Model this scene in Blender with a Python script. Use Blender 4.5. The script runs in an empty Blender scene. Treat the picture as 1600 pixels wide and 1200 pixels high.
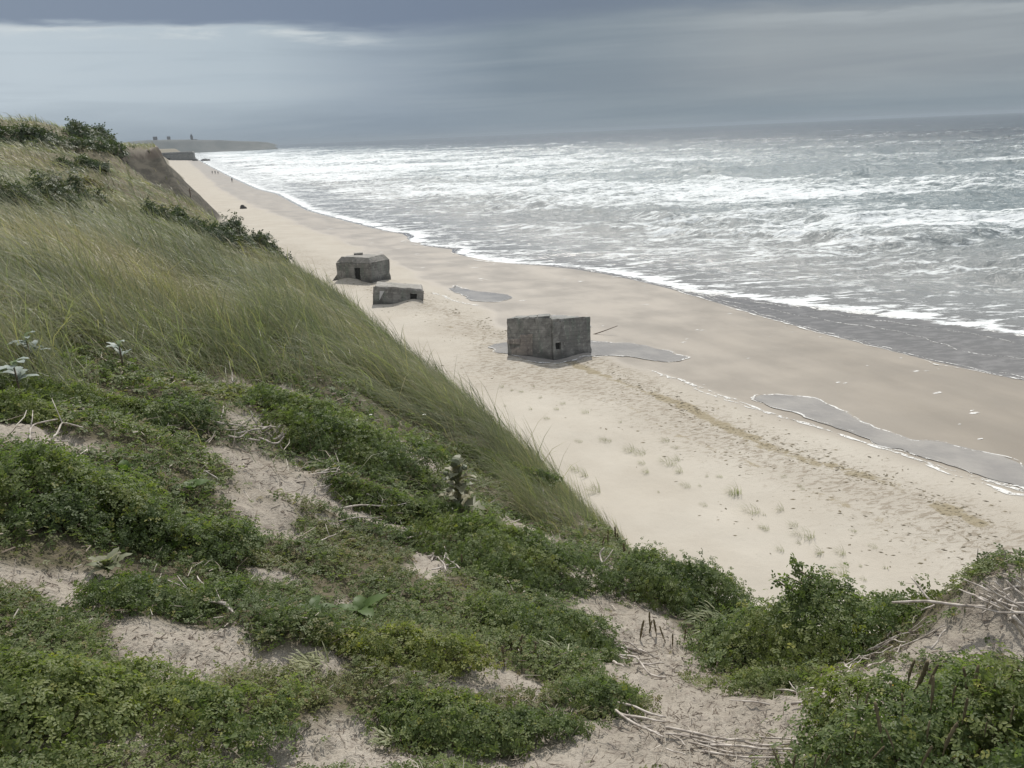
import bpy, math, random
import numpy as np
random.seed(7); rng = np.random.default_rng(7)
S = bpy.context.scene; COL = S.collection
R = math.radians

# ------------------------------------------------------------------ camera
EYE = np.array([0., 0., 14.5]); FPX = 1230.
YAW, ROLL, PITCH = R(21.), R(2.5), math.atan(390.6/FPX)
fw = np.array([math.sin(YAW)*math.cos(PITCH), math.cos(YAW)*math.cos(PITCH), -math.sin(PITCH)])
r0 = np.array([math.cos(YAW), -math.sin(YAW), 0.]); u0 = np.cross(r0, fw)
rt = r0*math.cos(ROLL)-u0*math.sin(ROLL); up = u0*math.cos(ROLL)+r0*math.sin(ROLL)
from mathutils import Matrix, Vector
cd = bpy.data.cameras.new('camera'); cam = bpy.data.objects.new('camera', cd); COL.objects.link(cam)
cam.matrix_world = Matrix(((rt[0],up[0],-fw[0],EYE[0]),(rt[1],up[1],-fw[1],EYE[1]),(rt[2],up[2],-fw[2],EYE[2]),(0,0,0,1)))
cd.sensor_fit = 'HORIZONTAL'; cd.sensor_width = 36; cd.lens = 36*FPX/1600
cd.clip_start = .05; cd.clip_end = 60000
S.camera = cam

# ------------------------------------------------------------------ sun, sky, exposure
SUN_AZ, SUN_EL = R(24.), R(50.)          # azimuth measured clockwise from +Y
sd = np.array([math.sin(SUN_AZ)*math.cos(SUN_EL), math.cos(SUN_AZ)*math.cos(SUN_EL), math.sin(SUN_EL)])
ld = bpy.data.lights.new('sun', 'SUN'); ld.energy = 3.5; ld.angle = R(.8); ld.color = (1, .955, .88)
sun = bpy.data.objects.new('sun', ld); COL.objects.link(sun); sun.location = (0, 0, 80)
sun.rotation_euler = Vector(-sd).to_track_quat('-Z', 'Y').to_euler()
S.view_settings.view_transform = 'Standard'; S.view_settings.look = 'None'
S.view_settings.exposure = 0.14; S.view_settings.gamma = 1
S.cycles.max_bounces = 6; S.cycles.diffuse_bounces = 3; S.cycles.glossy_bounces = 2
S.cycles.transmission_bounces = 3; S.cycles.volume_bounces = 0; S.cycles.transparent_max_bounces = 6
S.cycles.use_denoising = True
S.cycles.sample_clamp_indirect = 4

class NT:                                 # tiny node-tree helper
    def __init__(s, tree): s.t = tree; s.n = tree.nodes; s.l = tree.links
    def new(s, typ, **kw):
        n = s.n.new(typ)
        for k, v in kw.items(): setattr(n, k, v)
        return n
    def link(s, a, b): s.l.new(a, b)
    def put(s, sock, v):
        if isinstance(v, bpy.types.NodeSocket): s.l.new(v, sock)
        elif v is not None: sock.default_value = v
    def math(s, op, a, b=None, c=None, clamp=False):
        n = s.new('ShaderNodeMath', operation=op, use_clamp=clamp)
        for i, v in enumerate((a, b, c)):
            if v is not None: s.put(n.inputs[i], v)
        return n.outputs[0]
    def mix(s, f, a, b, blend='MIX'):
        n = s.new('ShaderNodeMix', data_type='RGBA', blend_type=blend)
        s.put(n.inputs[0], f)
        for i, v in ((6, a), (7, b)):
            if isinstance(v, tuple) and len(v) == 3: v = (*v, 1)
            s.put(n.inputs[i], v)
        return n.outputs[2]
    def mixf(s, f, a, b):
        n = s.new('ShaderNodeMix', data_type='FLOAT')
        s.put(n.inputs[0], f); s.put(n.inputs[2], a); s.put(n.inputs[3], b); return n.outputs[0]
    def ss(s, v, lo, hi, a=0., b=1.):      # smoothstep map range
        n = s.new('ShaderNodeMapRange', interpolation_type='SMOOTHSTEP')
        s.put(n.inputs[0], v); s.put(n.inputs[1], lo); s.put(n.inputs[2], hi); s.put(n.inputs[3], a); s.put(n.inputs[4], b)
        return n.outputs[0]
    def ramp(s, f, pts):
        n = s.new('ShaderNodeValToRGB'); e = n.color_ramp.elements
        while len(e) < len(pts): e.new(.5)
        for q, (p, c) in zip(e, pts): q.position = p; q.color = (*c, 1)
        s.put(n.inputs[0], f); return n.outputs[0]
    def noise(s, vec, scale, detail=4, rough=.55, dist=0., out=0):
        n = s.new('ShaderNodeTexNoise'); s.put(n.inputs['Vector'], vec)
        n.inputs['Scale'].default_value = scale; n.inputs['Detail'].default_value = detail
        n.inputs['Roughness'].default_value = rough; n.inputs['Distortion'].default_value = dist
        return n.outputs[out]
    def mapping(s, vec, scale=(1,1,1), rot=(0,0,0), loc=(0,0,0)):
        n = s.new('ShaderNodeMapping'); s.put(n.inputs[0], vec)
        n.inputs['Scale'].default_value = scale; n.inputs['Rotation'].default_value = rot; n.inputs['Location'].default_value = loc
        return n.outputs[0]
    def attr(s, name): return s.new('ShaderNodeAttribute', attribute_name=name).outputs['Fac']
    def bump(s, h, strength=.5, dist=.02, normal=None):
        n = s.new('ShaderNodeBump'); n.inputs['Strength'].default_value = strength; n.inputs['Distance'].default_value = dist
        s.put(n.inputs['Height'], h)
        if normal is not None: s.put(n.inputs['Normal'], normal)
        return n.outputs[0]

def lin(r, g, b): return tuple(((c/255)/12.92 if c/255 < .04045 else ((c/255+.055)/1.055)**2.4) for c in (r, g, b))

def make_world():
    w = bpy.data.worlds.new('World'); S.world = w; w.use_nodes = True
    k = NT(w.node_tree); k.n.clear()
    out = k.new('ShaderNodeOutputWorld'); bg = k.new('ShaderNodeBackground'); k.link(bg.outputs[0], out.inputs[0])
    ST = .1; bg.inputs[1].default_value = ST
    sky = k.new('ShaderNodeTexSky', sky_type='NISHITA', sun_disc=False, sun_elevation=SUN_EL, sun_rotation=SUN_AZ)
    tc = k.new('ShaderNodeTexCoord'); sx = k.new('ShaderNodeSeparateXYZ'); k.link(tc.outputs['Generated'], sx.inputs[0])
    x, y, z = sx.outputs
    el = k.math('MULTIPLY', k.math('ARCSINE', z), 57.2958)
    az = k.math('MULTIPLY', k.math('ARCTAN2', x, y), 57.2958)
    cv = k.new('ShaderNodeCombineXYZ'); k.put(cv.inputs[0], k.math('MULTIPLY', az, .05)); k.put(cv.inputs[1], k.math('MULTIPLY', el, .25))
    def c(r, g, b): return tuple(v/ST for v in lin(r, g, b))
    af = k.math('DIVIDE', k.math('ADD', az, 40.), 130., clamp=True)
    P = lambda a: (a+40)/130
    veil = k.ramp(af, [(P(-30), lin(188,200,209)), (P(-8), lin(194,206,215)), (P(5), lin(182,195,205)), (P(13), lin(157,170,183)),
                       (P(22), lin(132,146,158)), (P(30), lin(138,150,160)), (P(38), lin(154,162,168)), (P(54), lin(152,160,166)), (P(85), lin(150,160,168))])
    low = k.ramp(af, [(P(-30), lin(158,171,183)), (P(0), lin(154,167,179)), (P(14), lin(140,154,168)), (P(30), lin(136,149,159)), (P(60), lin(136,149,158))])
    n1 = k.noise(cv.outputs[0], 1.6, 5, .55, .4)
    n2 = k.noise(k.mapping(cv.outputs[0], (.5, 1.6, 1), loc=(3.1, 1.7, 0)), 2.2, 5, .55, .6)
    elw = k.math('ADD', el, k.math('MULTIPLY', k.math('SUBTRACT', n1, .5), 2.2))
    body = k.mix(k.ss(elw, .2, 3.4), low, veil)
    # soft streaks of rain and lighter cloud
    body = k.mix(k.math('MULTIPLY', k.ss(n2, .42, .72), .12), body, lin(196,204,208))
    body = k.mix(k.math('MULTIPLY', k.ss(n2, .52, .3), .12), body, lin(108,122,138))
    edge = k.ramp(af, [(P(-30), (.72,)*3), (P(-8), (.705,)*3), (P(6), (.715,)*3), (P(14), (.62,)*3), (P(24), (.64,)*3), (P(32), (.67,)*3), (P(42), (.62,)*3), (P(56), (.57,)*3)])
    edge = k.math('MULTIPLY', edge, 10.)
    n3 = k.noise(k.mapping(cv.outputs[0], (1.6, 2.4, 1), loc=(7, 2, 0)), 2.4, 5, .6, .3)
    ew = k.math('ADD', k.math('SUBTRACT', el, edge), k.math('MULTIPLY', k.math('SUBTRACT', n3, .5), 1.1))
    wispz = k.math('MULTIPLY', k.ss(ew, -.75, -.08), k.ss(ew, .28, .0))
    wisp = k.math('MULTIPLY', wispz, k.math('MULTIPLY', k.ss(az, 17., 7.), k.ss(n3, .36, .62)))
    wispr = k.math('MULTIPLY', wispz, k.math('MULTIPLY', k.ss(az, 30., 44.), .18))
    body = k.mix(k.math('ADD', k.math('MULTIPLY', wisp, .95), wispr, clamp=True), body, lin(212,219,222))
    dark = k.ramp(af, [(P(-20), lin(138,151,168)), (P(6), lin(128,142,162)), (P(16), lin(122,136,156)), (P(26), lin(120,133,150)), (P(50), lin(128,140,152))])
    body = k.mix(k.ss(ew, -.15, k.ss(az, 5., 22., .55, 1.5)), body, dark)
    # higher up, unseen: broken bright cloud added to lift shadows, Nishita sky in gaps
    vecs = k.new('ShaderNodeVectorMath', operation='DIVIDE'); k.link(tc.outputs['Generated'], vecs.inputs[0])
    zc = k.math('ADD', k.math('MAXIMUM', z, .0), .12)
    cz = k.new('ShaderNodeCombineXYZ'); [k.put(cz.inputs[i], zc) for i in range(3)]
    k.link(cz.outputs[0], vecs.inputs[1])
    hn = k.noise(vecs.outputs[0], .9, 5, .55)
    hi = k.mix(k.ss(hn, .38, .66), (.62, .64, .67), (1.36, 1.39, 1.42))
    scl = k.new('ShaderNodeVectorMath', operation='SCALE'); body = k.mix(1., body, (.875, .875, .87), 'MULTIPLY'); k.put(scl.inputs[0], k.mix(k.ss(el, 9., 30.), body, hi)); scl.inputs['Scale'].default_value = 1/ST
    cover = k.math('SUBTRACT', 1., k.math('MULTIPLY', k.ss(el, 12., 40.), .35))
    k.put(bg.inputs[0], k.mix(cover, sky.outputs[0], scl.outputs[0]))
make_world()

# ------------------------------------------------------------------ maths
def vnoise(x, y, seed=0):
    xi = np.floor(x).astype(np.int64); yi = np.floor(y).astype(np.int64); fx = x-xi; fy = y-yi
    def h(a, b):
        n = (a*374761393 + b*668265263 + seed*1442695041) & 0xFFFFFFFF
        n = ((n ^ (n >> 13))*1274126177) & 0xFFFFFFFF
        return ((n ^ (n >> 16)) & 0xFFFFFF)/float(0xFFFFFF)
    fx = fx*fx*fx*(fx*(fx*6-15)+10); fy = fy*fy*fy*(fy*(fy*6-15)+10)
    a = h(xi, yi); b = h(xi+1, yi); c = h(xi, yi+1); d = h(xi+1, yi+1)
    return (a+(b-a)*fx)*(1-fy)+(c+(d-c)*fx)*fy
def fbm(x, y, oct=4, seed=0, gain=.5):
    s = 0; a = 1; t = 0; c, q = math.cos(.6), math.sin(.6)
    for i in range(oct):
        s = s+a*vnoise(x, y, seed+i*17); t += a; a *= gain
        x, y = (x*c-y*q)*2.03+11.3, (x*q+y*c)*2.03+5.7
    return s/t-.5
def sst(v, a, b):
    t = np.clip((np.asarray(v, float)-a)/(b-a), 0, 1); return t*t*(3-2*t)
def smin(a, b, k):
    h = np.clip(.5+.5*(b-a)/k, 0, 1); return b*(1-h)+a*h-k*h*(1-h)
def smax(a, b, k): return -smin(-a, -b, k)
def rays(p):
    p = np.atleast_2d(np.asarray(p, float))
    return fw+rt*((p[:, :1]-800)/FPX)+up*((600-p[:, 1:2])/FPX)
def onplane(p, z):
    d = rays(p); t = (z-EYE[2])/d[:, 2:3]; return EYE+d*t
def atrange(p, r):                         # the point on a sight line at horizontal distance r
    d = rays(p); return EYE+d*(np.asarray(r, float).reshape(-1, 1)/np.hypot(d[:, :1], d[:, 1:2]))

# ------------------------------------------------------------------ the lie of the land
CTRL = [(-400,1200,1.9),(0,1200,1.9),(500,1200,1.9),(1000,1200,1.95),(1300,1200,2.0),(1600,1200,1.95),(2000,1200,2.0),
 (-400,1050,2.4),(0,1050,2.4),(500,1050,2.5),(1000,1050,3.0),(1250,1060,3.25),(1600,1060,2.6),(2000,1050,2.6),
 (-400,900,3.2),(0,900,3.2),(250,900,3.3),(500,900,3.6),(800,900,4.2),(1000,950,4.2),(1120,980,4.5),
 (1300,1000,4.45),(1445,1003,4.3),(1540,968,3.35),(1620,950,3.3),(1900,960,3.2),
 (-400,700,4.5),(0,700,4.5),(300,700,5.0),(500,720,5.5),(700,760,6.2),(850,800,6.8),
 (-300,600,5.6),(0,600,5.6),(300,600,6.8),(500,600,7.8),(620,620,8.9),(740,680,8.9),
 (-300,500,7.2),(0,500,7.5),(200,480,9.5),(400,480,12),(500,500,12.5),(-300,400,11),(0,400,11),(200,400,14),(350,410,22),
 (-300,320,20),(0,320,20),(150,320,26),(270,352,38),(-300,240,40),(0,240,42),(120,250,50),(200,265,75),(240,300,75),
 (-300,256,60),(0,262,60),(60,246,66),(130,210,75),(200,228,100),(244,230,118),(-300,264,118),(0,262,118),(120,228,118)]
GR = {8: .30, 9: .3}
pts = atrange([(a, b) for a, b, c in CTRL], [c for a, b, c in CTRL])
BROW = [(1440,1003,3.,.0),(1150,940,3.,.0),(1050,900,3.,0.),(960,840,3.,.05),(900,790,3.,.0),(850,720,3.,.33),(800,665,3.,.35),(740,600,3.,.4),(680,560,3.,.4),(600,500,3.0,.4),(500,425,2.95,.45),(420,380,2.6,.5),(340,350,1.4,.6)]
bp = []
for px, py, xb, low in BROW:
    d = rays((px, py))[0]; p = EYE+d*(xb/d[0]); p[2] -= low; bp.append(p)
bp = np.array(bp+[np.array(v) for v in ((-1.2,70,11.6),(-8.,84,13.8),(-9.5,98,14.8),(-8.3,107,15.),(-3.7,113.5,15.),(-3.3,118,14.9))])
allp = np.vstack([pts, bp[:13]])
def uv(x, y):
    r = np.hypot(x, y); th = np.degrees(np.arctan2(x, y)); th = np.where(th < -140, th+360, th)
    return np.log(np.clip(r, .9, 125.)), np.radians(np.clip(th, -40, 82))*1.4, th
def tps(d2): return .5*d2*np.log(d2+1e-9)
CU, CV, _ = uv(allp[:, 0], allp[:, 1]); n_ = len(CU)
A = tps((CU[:, None]-CU)**2+(CV[:, None]-CV)**2)+np.eye(n_)*.004
Pm = np.stack([np.ones(n_), CU, CV], 1)
M = np.block([[A, Pm], [Pm.T, np.zeros((3, 3))]])
rel = allp[:, 2]-EYE[2]
sol = np.linalg.solve(M, np.concatenate([rel/np.exp(CU*.5), np.zeros(3)]))
def dune_top(x, y):
    u, v, th = uv(x, y); s = sol[n_]+sol[n_+1]*u+sol[n_+2]*v
    for i in range(n_): s = s+sol[i]*tps((u-CU[i])**2+(v-CV[i])**2)
    s = s*np.exp(u*.5)
    w = sst(np.abs(th-21), 75, 115); s = s*(1-w)-1.75*w
    w2 = sst(np.hypot(x, y), 1.6, .8); s = s*(1-w2)-1.78*w2
    return EYE[2]+s
o_ = np.argsort(bp[:, 1])
YB = np.concatenate([[-400, -20], bp[o_, 1], [200, 300, 700, 1100, 1600, 2600]])
XB = np.concatenate([[4.5, 3.6], bp[o_, 0], [-7, -12, -24, -30, -12, -60]])
ZB = np.concatenate([[11.7, 11.7], bp[o_, 2], [14, 12, 11, 10, 12, 16]])
SHP = [(300,245),(330,262),(365,280),(400,296),(430,303),(480,330),(540,346),(556,350),(600,362),(632,365),(640,370),(628,379),(640,383),(690,387),(712,389),(705,396),(726,404),(760,411),(800,413),(850,415),(900,420),(950,429),(1000,440),(1050,452),(1080,462),(1120,474),(1160,487),(1230,508),(1300,527),(1380,548),(1450,568),(1520,581),(1600,594)]
sh = onplane(SHP, 0.)
ys_, xs_ = sh[::-1, 1], sh[::-1, 0]
o2 = np.argsort(ys_, kind='stable'); YS = np.concatenate([[-600, -40], ys_[o2], [2200, 3200, 14000]]); XS = np.concatenate([[60, 48], xs_[o2], [10, -60, -3000]])
def shore(y): return np.interp(y, YS, XS)
def shore_s(y):                            # smoothed along the coast
    return (shore(y-4)+shore(y+4)+shore(y-9)+shore(y+9)+shore(y))/5
def base_beach(x, y):
    d = shore_s(y)-x+.0
    return np.interp(d, [-600, -120, -40, -8, 0, 6, 14, 22, 30, 60], [-7, -3, -1.3, -.30, .02, .2, .55, .95, 1.5, 2.2])
def ground(x, y, fine=True):
    x = np.asarray(x, float); y = np.asarray(y, float); r = np.hypot(x, y)
    zt = dune_top(x, y)
    far = sst(r, 15, 60)
    zt = zt+fbm(x*.09, y*.09, 4, 3)*1.5*far+fbm(x*.4, y*.4, 3, 5)*.45*sst(r, 7, 20)
    if fine:
        near = 1-sst(r, 10, 25)
        zt = zt+(fbm(x*1.1, y*1.1, 4, 11)*.26+fbm(x*5, y*5, 3, 23)*.07)*near*sst(r, .5, 2.5)
    xb = np.interp(y, YB, XB); zb = np.interp(y, YB, ZB)
    sl = np.interp(y, [0, 45, 65, 85, 106, 112, 116, 125, 160, 400], [1.15, 1.15, 1.2, 1.0, 1.1, 1.7, 2.8, 3.0, 1.3, .8])
    rel_ = x-xb+fbm(x*.25, y*.25, 3, 31)*1.0*sst(r, 9, 30)
    zs = zb-sl*rel_+np.clip(sl-1.6, 0, 2)*1.35*sst(rel_, 1.8, 4.5)*np.clip(rel_-2.2, 0, 9)*.9
    zd = smin(zt, zs, .35)
    zd = zd+MH*np.exp(-np.clip((np.hypot(((x-MC[0])*ME[1]-(y-MC[1])*ME[0])/.46, ((x-MC[0])*ME[0]+(y-MC[1])*ME[1])/.42))**3.2, 0, 50))*(1+fbm(x*3, y*3, 3, 55)*.5)
    zb_ = base_beach(x, y)
    if fine: zb_ = zb_+(fbm(x*.12, y*.12, 3, 41)*.5+fbm(x*.5, y*.5, 2, 47)*.12)*sst(shore_s(y)-x, 18, 26)
    for bx_, by_, sg_, hh_ in BANKS: zb_ = zb_+hh_*np.exp(-((x-bx_)**2+(y-by_)**2)/(2*sg_*sg_))
    return smax(zd, zb_, .5)
BANKS = []
MH, MC, ME = 0., (0., 0.), (0., 1.)
mc = atrange([(1640, 952)], [3.45])[0]; ME = mc[:2]/np.hypot(mc[0], mc[1]); MC = (mc[0], mc[1]); MH = mc[2]-float(ground(mc[0], mc[1]))
print('mound', mc, MH)
def at(p, lift=0.):                        # where a sight line first meets the land
    p = np.atleast_2d(np.asarray(p, float)); d = rays(p); d = d/np.hypot(d[:, :1], d[:, 1:2])
    rr = np.exp(np.linspace(math.log(.9), math.log(1600), 420))
    X = d[:, :1]*rr; Y = d[:, 1:2]*rr; Z = EYE[2]+d[:, 2:3]*rr
    g = Z-ground(X.ravel(), Y.ravel()).reshape(X.shape)
    hit = g <= 0; i = np.where(hit.any(1), hit.argmax(1), len(rr)-1); i = np.maximum(i, 1); a = np.arange(len(p))
    g0, g1 = g[a, i-1], g[a, i]; t = np.clip(g0/(g0-g1+1e-9), 0, 1); r = rr[i-1]+(rr[i]-rr[i-1])*t
    q = EYE+d*r[:, None]; q[:, 2] = ground(q[:, 0], q[:, 1])+lift
    return q

BANKS = [(*at((px, py))[0][:2], sg, hh) for px, py, sg, hh in ((548,439,1.0,.5),(562,440,.9,.3),(598,440,1.0,.15),(640,479,1.0,.42),(590,480,.9,.2),(822,563,1.2,.22),(905,556,1.0,.18),(655,477,.8,.3))]
# ------------------------------------------------------------------ scene helpers
def tag(o, label=None, cat=None, group=None, kind=None):
    for k_, v in (('label', label), ('category', cat), ('group', group), ('kind', kind)):
        if v: o[k_] = v
    return o
def mesh(name, V, Fc, mat, parent=None, smooth=False, attrs=None, mi=None):
    V = np.asarray(V, np.float32); me = bpy.data.meshes.new(name)
    if isinstance(Fc, np.ndarray) and Fc.ndim == 2:
        k_ = Fc.shape[1]; me.vertices.add(len(V)); me.vertices.foreach_set('co', V.ravel())
        me.loops.add(Fc.size); me.loops.foreach_set('vertex_index', Fc.astype(np.int32).ravel())
        me.polygons.add(len(Fc)); me.polygons.foreach_set('loop_start', np.arange(0, Fc.size, k_, dtype=np.int32))
        me.update(calc_edges=True)
    else: me.from_pydata([tuple(map(float, v)) for v in V], [], [tuple(map(int, f)) for f in Fc]); me.update()
    for m in (mat if isinstance(mat, (list, tuple)) else [mat]): me.materials.append(m)
    if mi is not None: me.polygons.foreach_set('material_index', np.asarray(mi, np.int32))
    if smooth: me.polygons.foreach_set('use_smooth', np.ones(len(me.polygons), bool))
    for k_, v in (attrs or {}).items():
        a = me.attributes.new(k_, 'FLOAT', 'POINT'); a.data.foreach_set('value', np.asarray(v, np.float32))
    o = bpy.data.objects.new(name, me); COL.objects.link(o)
    if parent is not None: o.parent = parent
    return o
def empty(name, loc, label, cat, group=None):
    o = bpy.data.objects.new(name, None); COL.objects.link(o); o.location = loc; o.empty_display_size = .2
    return tag(o, label, cat, group)
def tube(P, rad, sides=6, cap=True):
    P = np.asarray(P, float); n = len(P); T = np.gradient(P, axis=0); T /= np.linalg.norm(T, axis=1)[:, None]+1e-9
    ref = np.array([0, 0, 1.]) if abs(T[0, 2]) < .9 else np.array([1., 0, 0]); Vs = []
    for i in range(n):
        a = np.cross(T[i], ref); a /= np.linalg.norm(a)+1e-9; b = np.cross(T[i], a)
        ph = np.arange(sides)*2*math.pi/sides
        Vs.append(P[i]+rad[i]*(np.cos(ph)[:, None]*a+np.sin(ph)[:, None]*b))
    F = [(i*sides+j, i*sides+(j+1) % sides, (i+1)*sides+(j+1) % sides, (i+1)*sides+j) for i in range(n-1) for j in range(sides)]
    if cap: F += [tuple(range(sides))[::-1], tuple((n-1)*sides+j for j in range(sides))]
    return np.vstack(Vs), F
class MB:
    def __init__(s): s.V = []; s.F = []; s.n = 0
    def add(s, V, F):
        s.V.append(np.asarray(V, float)); s.F += [tuple(i+s.n for i in f) for f in F]; s.n += len(V); return s
    def box(s, lo, hi, frame=None, jit=0.):
        x0, y0, z0 = lo; x1, y1, z1 = hi
        V = np.array([(x0,y0,z0),(x1,y0,z0),(x1,y1,z0),(x0,y1,z0),(x0,y0,z1),(x1,y0,z1),(x1,y1,z1),(x0,y1,z1)], float)
        if jit: V += rng.normal(0, jit, V.shape)
        if frame is not None: V = V@frame[0]+frame[1]
        return s.add(V, [(0,3,2,1),(4,5,6,7),(0,1,5,4),(1,2,6,5),(2,3,7,6),(3,0,4,7)])
    def build(s, name, mat, parent=None, smooth=False): return mesh(name, np.vstack(s.V), s.F, mat, parent, smooth)

# ------------------------------------------------------------------ materials
def material(name):
    m = bpy.data.materials.new(name); m.use_nodes = True; k = NT(m.node_tree); k.n.clear()
    out = k.new('ShaderNodeOutputMaterial'); k.outs = out
    k.pos = k.new('ShaderNodeNewGeometry').outputs['Position']
    return m, k
def principled(k, col, rough=.8, normal=None, spec=.3, **kw):
    b = k.new('ShaderNodeBsdfPrincipled'); k.put(b.inputs['Base Color'], (*col, 1) if isinstance(col, tuple) else col)
    k.put(b.inputs['Roughness'], rough); k.put(b.inputs['Specular IOR Level'], spec)
    if normal is not None: k.put(b.inputs['Normal'], normal)
    for q, v in kw.items(): k.put(b.inputs[q], v)
    return b
def simple(name, col, col2=None, scale=8., rough=.8, spec=.3, bump=.3, bd=.01, detail=5):
    m, k = material(name); n = k.noise(k.pos, scale, detail, .6)
    c = k.mix(k.ss(n, .32, .68), col, col2 or tuple(v*.6 for v in col))
    b = principled(k, c, rough, k.bump(n, bump, bd), spec); k.link(b.outputs[0], k.outs.inputs[0]); return m

def foliage_mat(name, c_dark, c_mid, c_light, straw, trans=.35, nscale=1.2, rough=.5):
    m, k = material(name)
    g = k.new('ShaderNodeNewGeometry'); rnd = g.outputs['Random Per Island']
    n = k.noise(g.outputs['Position'], nscale, 3, .55)
    f = k.math('ADD', k.math('MULTIPLY', rnd, .55), k.math('MULTIPLY', k.math('SUBTRACT', n, .5), 1.3), clamp=False)
    f = k.math('ADD', f, .2, clamp=True)
    c = k.ramp(f, [(0., c_dark), (.5, c_mid), (1., c_light)])
    c = k.mix(k.attr('tone'), c, k.mix(rnd, straw, tuple(v*.62 for v in straw)))
    d = principled(k, c, rough, None, .3)
    t = k.new('ShaderNodeBsdfTranslucent'); k.put(t.inputs[0], k.mix(1., c, (1.0, 1.15, .6), 'MULTIPLY'))
    mx = k.new('ShaderNodeMixShader'); mx.inputs[0].default_value = trans
    k.link(d.outputs[0], mx.inputs[1]); k.link(t.outputs[0], mx.inputs[2]); k.link(mx.outputs[0], k.outs.inputs[0]); return m

M_ROSE = foliage_mat('rose_leaf', (.07,.10,.04), (.13,.172,.064), (.25,.28,.10), (.34,.34,.08), .5)
M_MAT = foliage_mat('creeping_leaf', (.075,.105,.042), (.135,.172,.064), (.24,.265,.10), (.32,.26,.14), .48)
M_SHRUB = foliage_mat('shrub_leaf', (.045,.064,.036), (.07,.094,.05), (.10,.13,.07), (.24,.19,.11), .3, .6)
M_GRASS = foliage_mat('marram_blade', (.075,.092,.052), (.178,.205,.118), (.33,.345,.22), (.50,.43,.26), .5, .5, .45)
M_BIGLEAF = foliage_mat('broad_leaf', (.05,.085,.025), (.085,.135,.035), (.15,.21,.05), (.42,.40,.30), .4)
M_SILVER = foliage_mat('silver_leaf', (.20,.24,.22), (.30,.34,.31), (.42,.46,.43), (.5,.5,.45), .25)
M_PALE = foliage_mat('pale_leaf', (.10,.13,.06), (.17,.20,.10), (.27,.30,.16), (.40,.40,.24), .35)
M_THISTLE = foliage_mat('thistle_leaf', (.09,.11,.07), (.15,.17,.11), (.24,.25,.17), (.3,.26,.16), .2)
M_TWIG = simple('bleached_wood', (.56,.51,.455), (.27,.235,.20), 30, .75, .2, .4, .003)
M_BROWNTWIG = simple('brown_wood', (.19,.14,.11), (.10,.075,.06), 30, .8, .2, .4, .003)
M_SPIKE = simple('brown_spike', (.17,.14,.08), (.085,.068,.04), 60, .8, .2, .6, .003)
M_STEM = simple('woody_stem', (.16,.13,.09), None, 20, .8)
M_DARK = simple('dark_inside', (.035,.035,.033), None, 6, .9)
M_PETAL = simple('white_petal', (.8,.8,.76), (.7,.7,.66), 40, .6)
M_YELLOW = simple('yellow_petal', (.75,.42,.03), (.6,.3,.02), 40, .6)
M_RED = simple('red_leaf', (.42,.07,.05), (.3,.05,.04), 40, .6)
M_ROCK = simple('dark_rock', (.10,.095,.09), (.05,.05,.05), 3, .8, .3, .6, .05)
M_CLOTH = simple('dark_cloth', (.05,.055,.075), (.035,.04,.05), 10, .9)
M_CLOTH2 = simple('grey_cloth', (.13,.13,.14), (.09,.09,.1), 10, .9)

def concrete(name, base, dark, green):
    m, k = material(name)
    tc = k.new('ShaderNodeTexCoord').outputs['Object']
    n1 = k.noise(tc, .9, 6, .62, .3); n2 = k.noise(tc, 5., 6, .65); n3 = k.noise(k.mapping(tc, (2.2, 2.2, .35)), 1.6, 5, .6)
    c = k.mix(k.ss(n1, .40, .60), dark, base)
    c = k.mix(k.math('MULTIPLY', k.ss(n3, .5, .66), .6), c, green)
    c = k.mix(k.math('MULTIPLY', k.ss(n2, .54, .66), .6), c, tuple(v*1.45 for v in base))
    n4 = k.noise(k.mapping(tc, (1.1, 1.1, .8), loc=(4, 9, 2)), 2.3, 7, .7, .8)
    c = k.mix(k.math('MULTIPLY', k.ss(n4, .56, .62), .6), c, tuple(v*.5 for v in dark))
    z = k.new('ShaderNodeSeparateXYZ'); k.link(tc, z.inputs[0])
    wet = k.math('MULTIPLY', k.ss(k.math('ADD', z.outputs[2], k.math('MULTIPLY', n1, .7)), 1.05, .45), .65)
    c = k.mix(wet, c, tuple(v*.42 for v in dark))
    wv = k.new('ShaderNodeTexWave', wave_type='BANDS', bands_direction='Z', wave_profile='SAW'); k.link(tc, wv.inputs['Vector']); wv.inputs['Scale'].default_value = 1.3; wv.inputs['Distortion'].default_value = .25
    h = k.math('ADD', k.math('MULTIPLY', n2, .8), k.math('MULTIPLY', wv.outputs['Fac'], .5))
    c = k.mix(k.math('MULTIPLY', k.ss(wv.outputs['Fac'], .82, .97), .35), c, tuple(v*.5 for v in dark))
    b = principled(k, c, .85, k.bump(h, .85, .05), .25); k.link(b.outputs[0], k.outs.inputs[0]); return m
M_CONC = concrete('bunker_concrete', (.25,.247,.232), (.15,.148,.14), (.15,.185,.155))
M_CONC2 = concrete('pale_concrete', (.30,.285,.26), (.22,.21,.19), (.2,.21,.17))
M_PATCH = concrete('worn_concrete', (.31,.28,.25), (.21,.19,.175), (.19,.19,.17))

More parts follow.
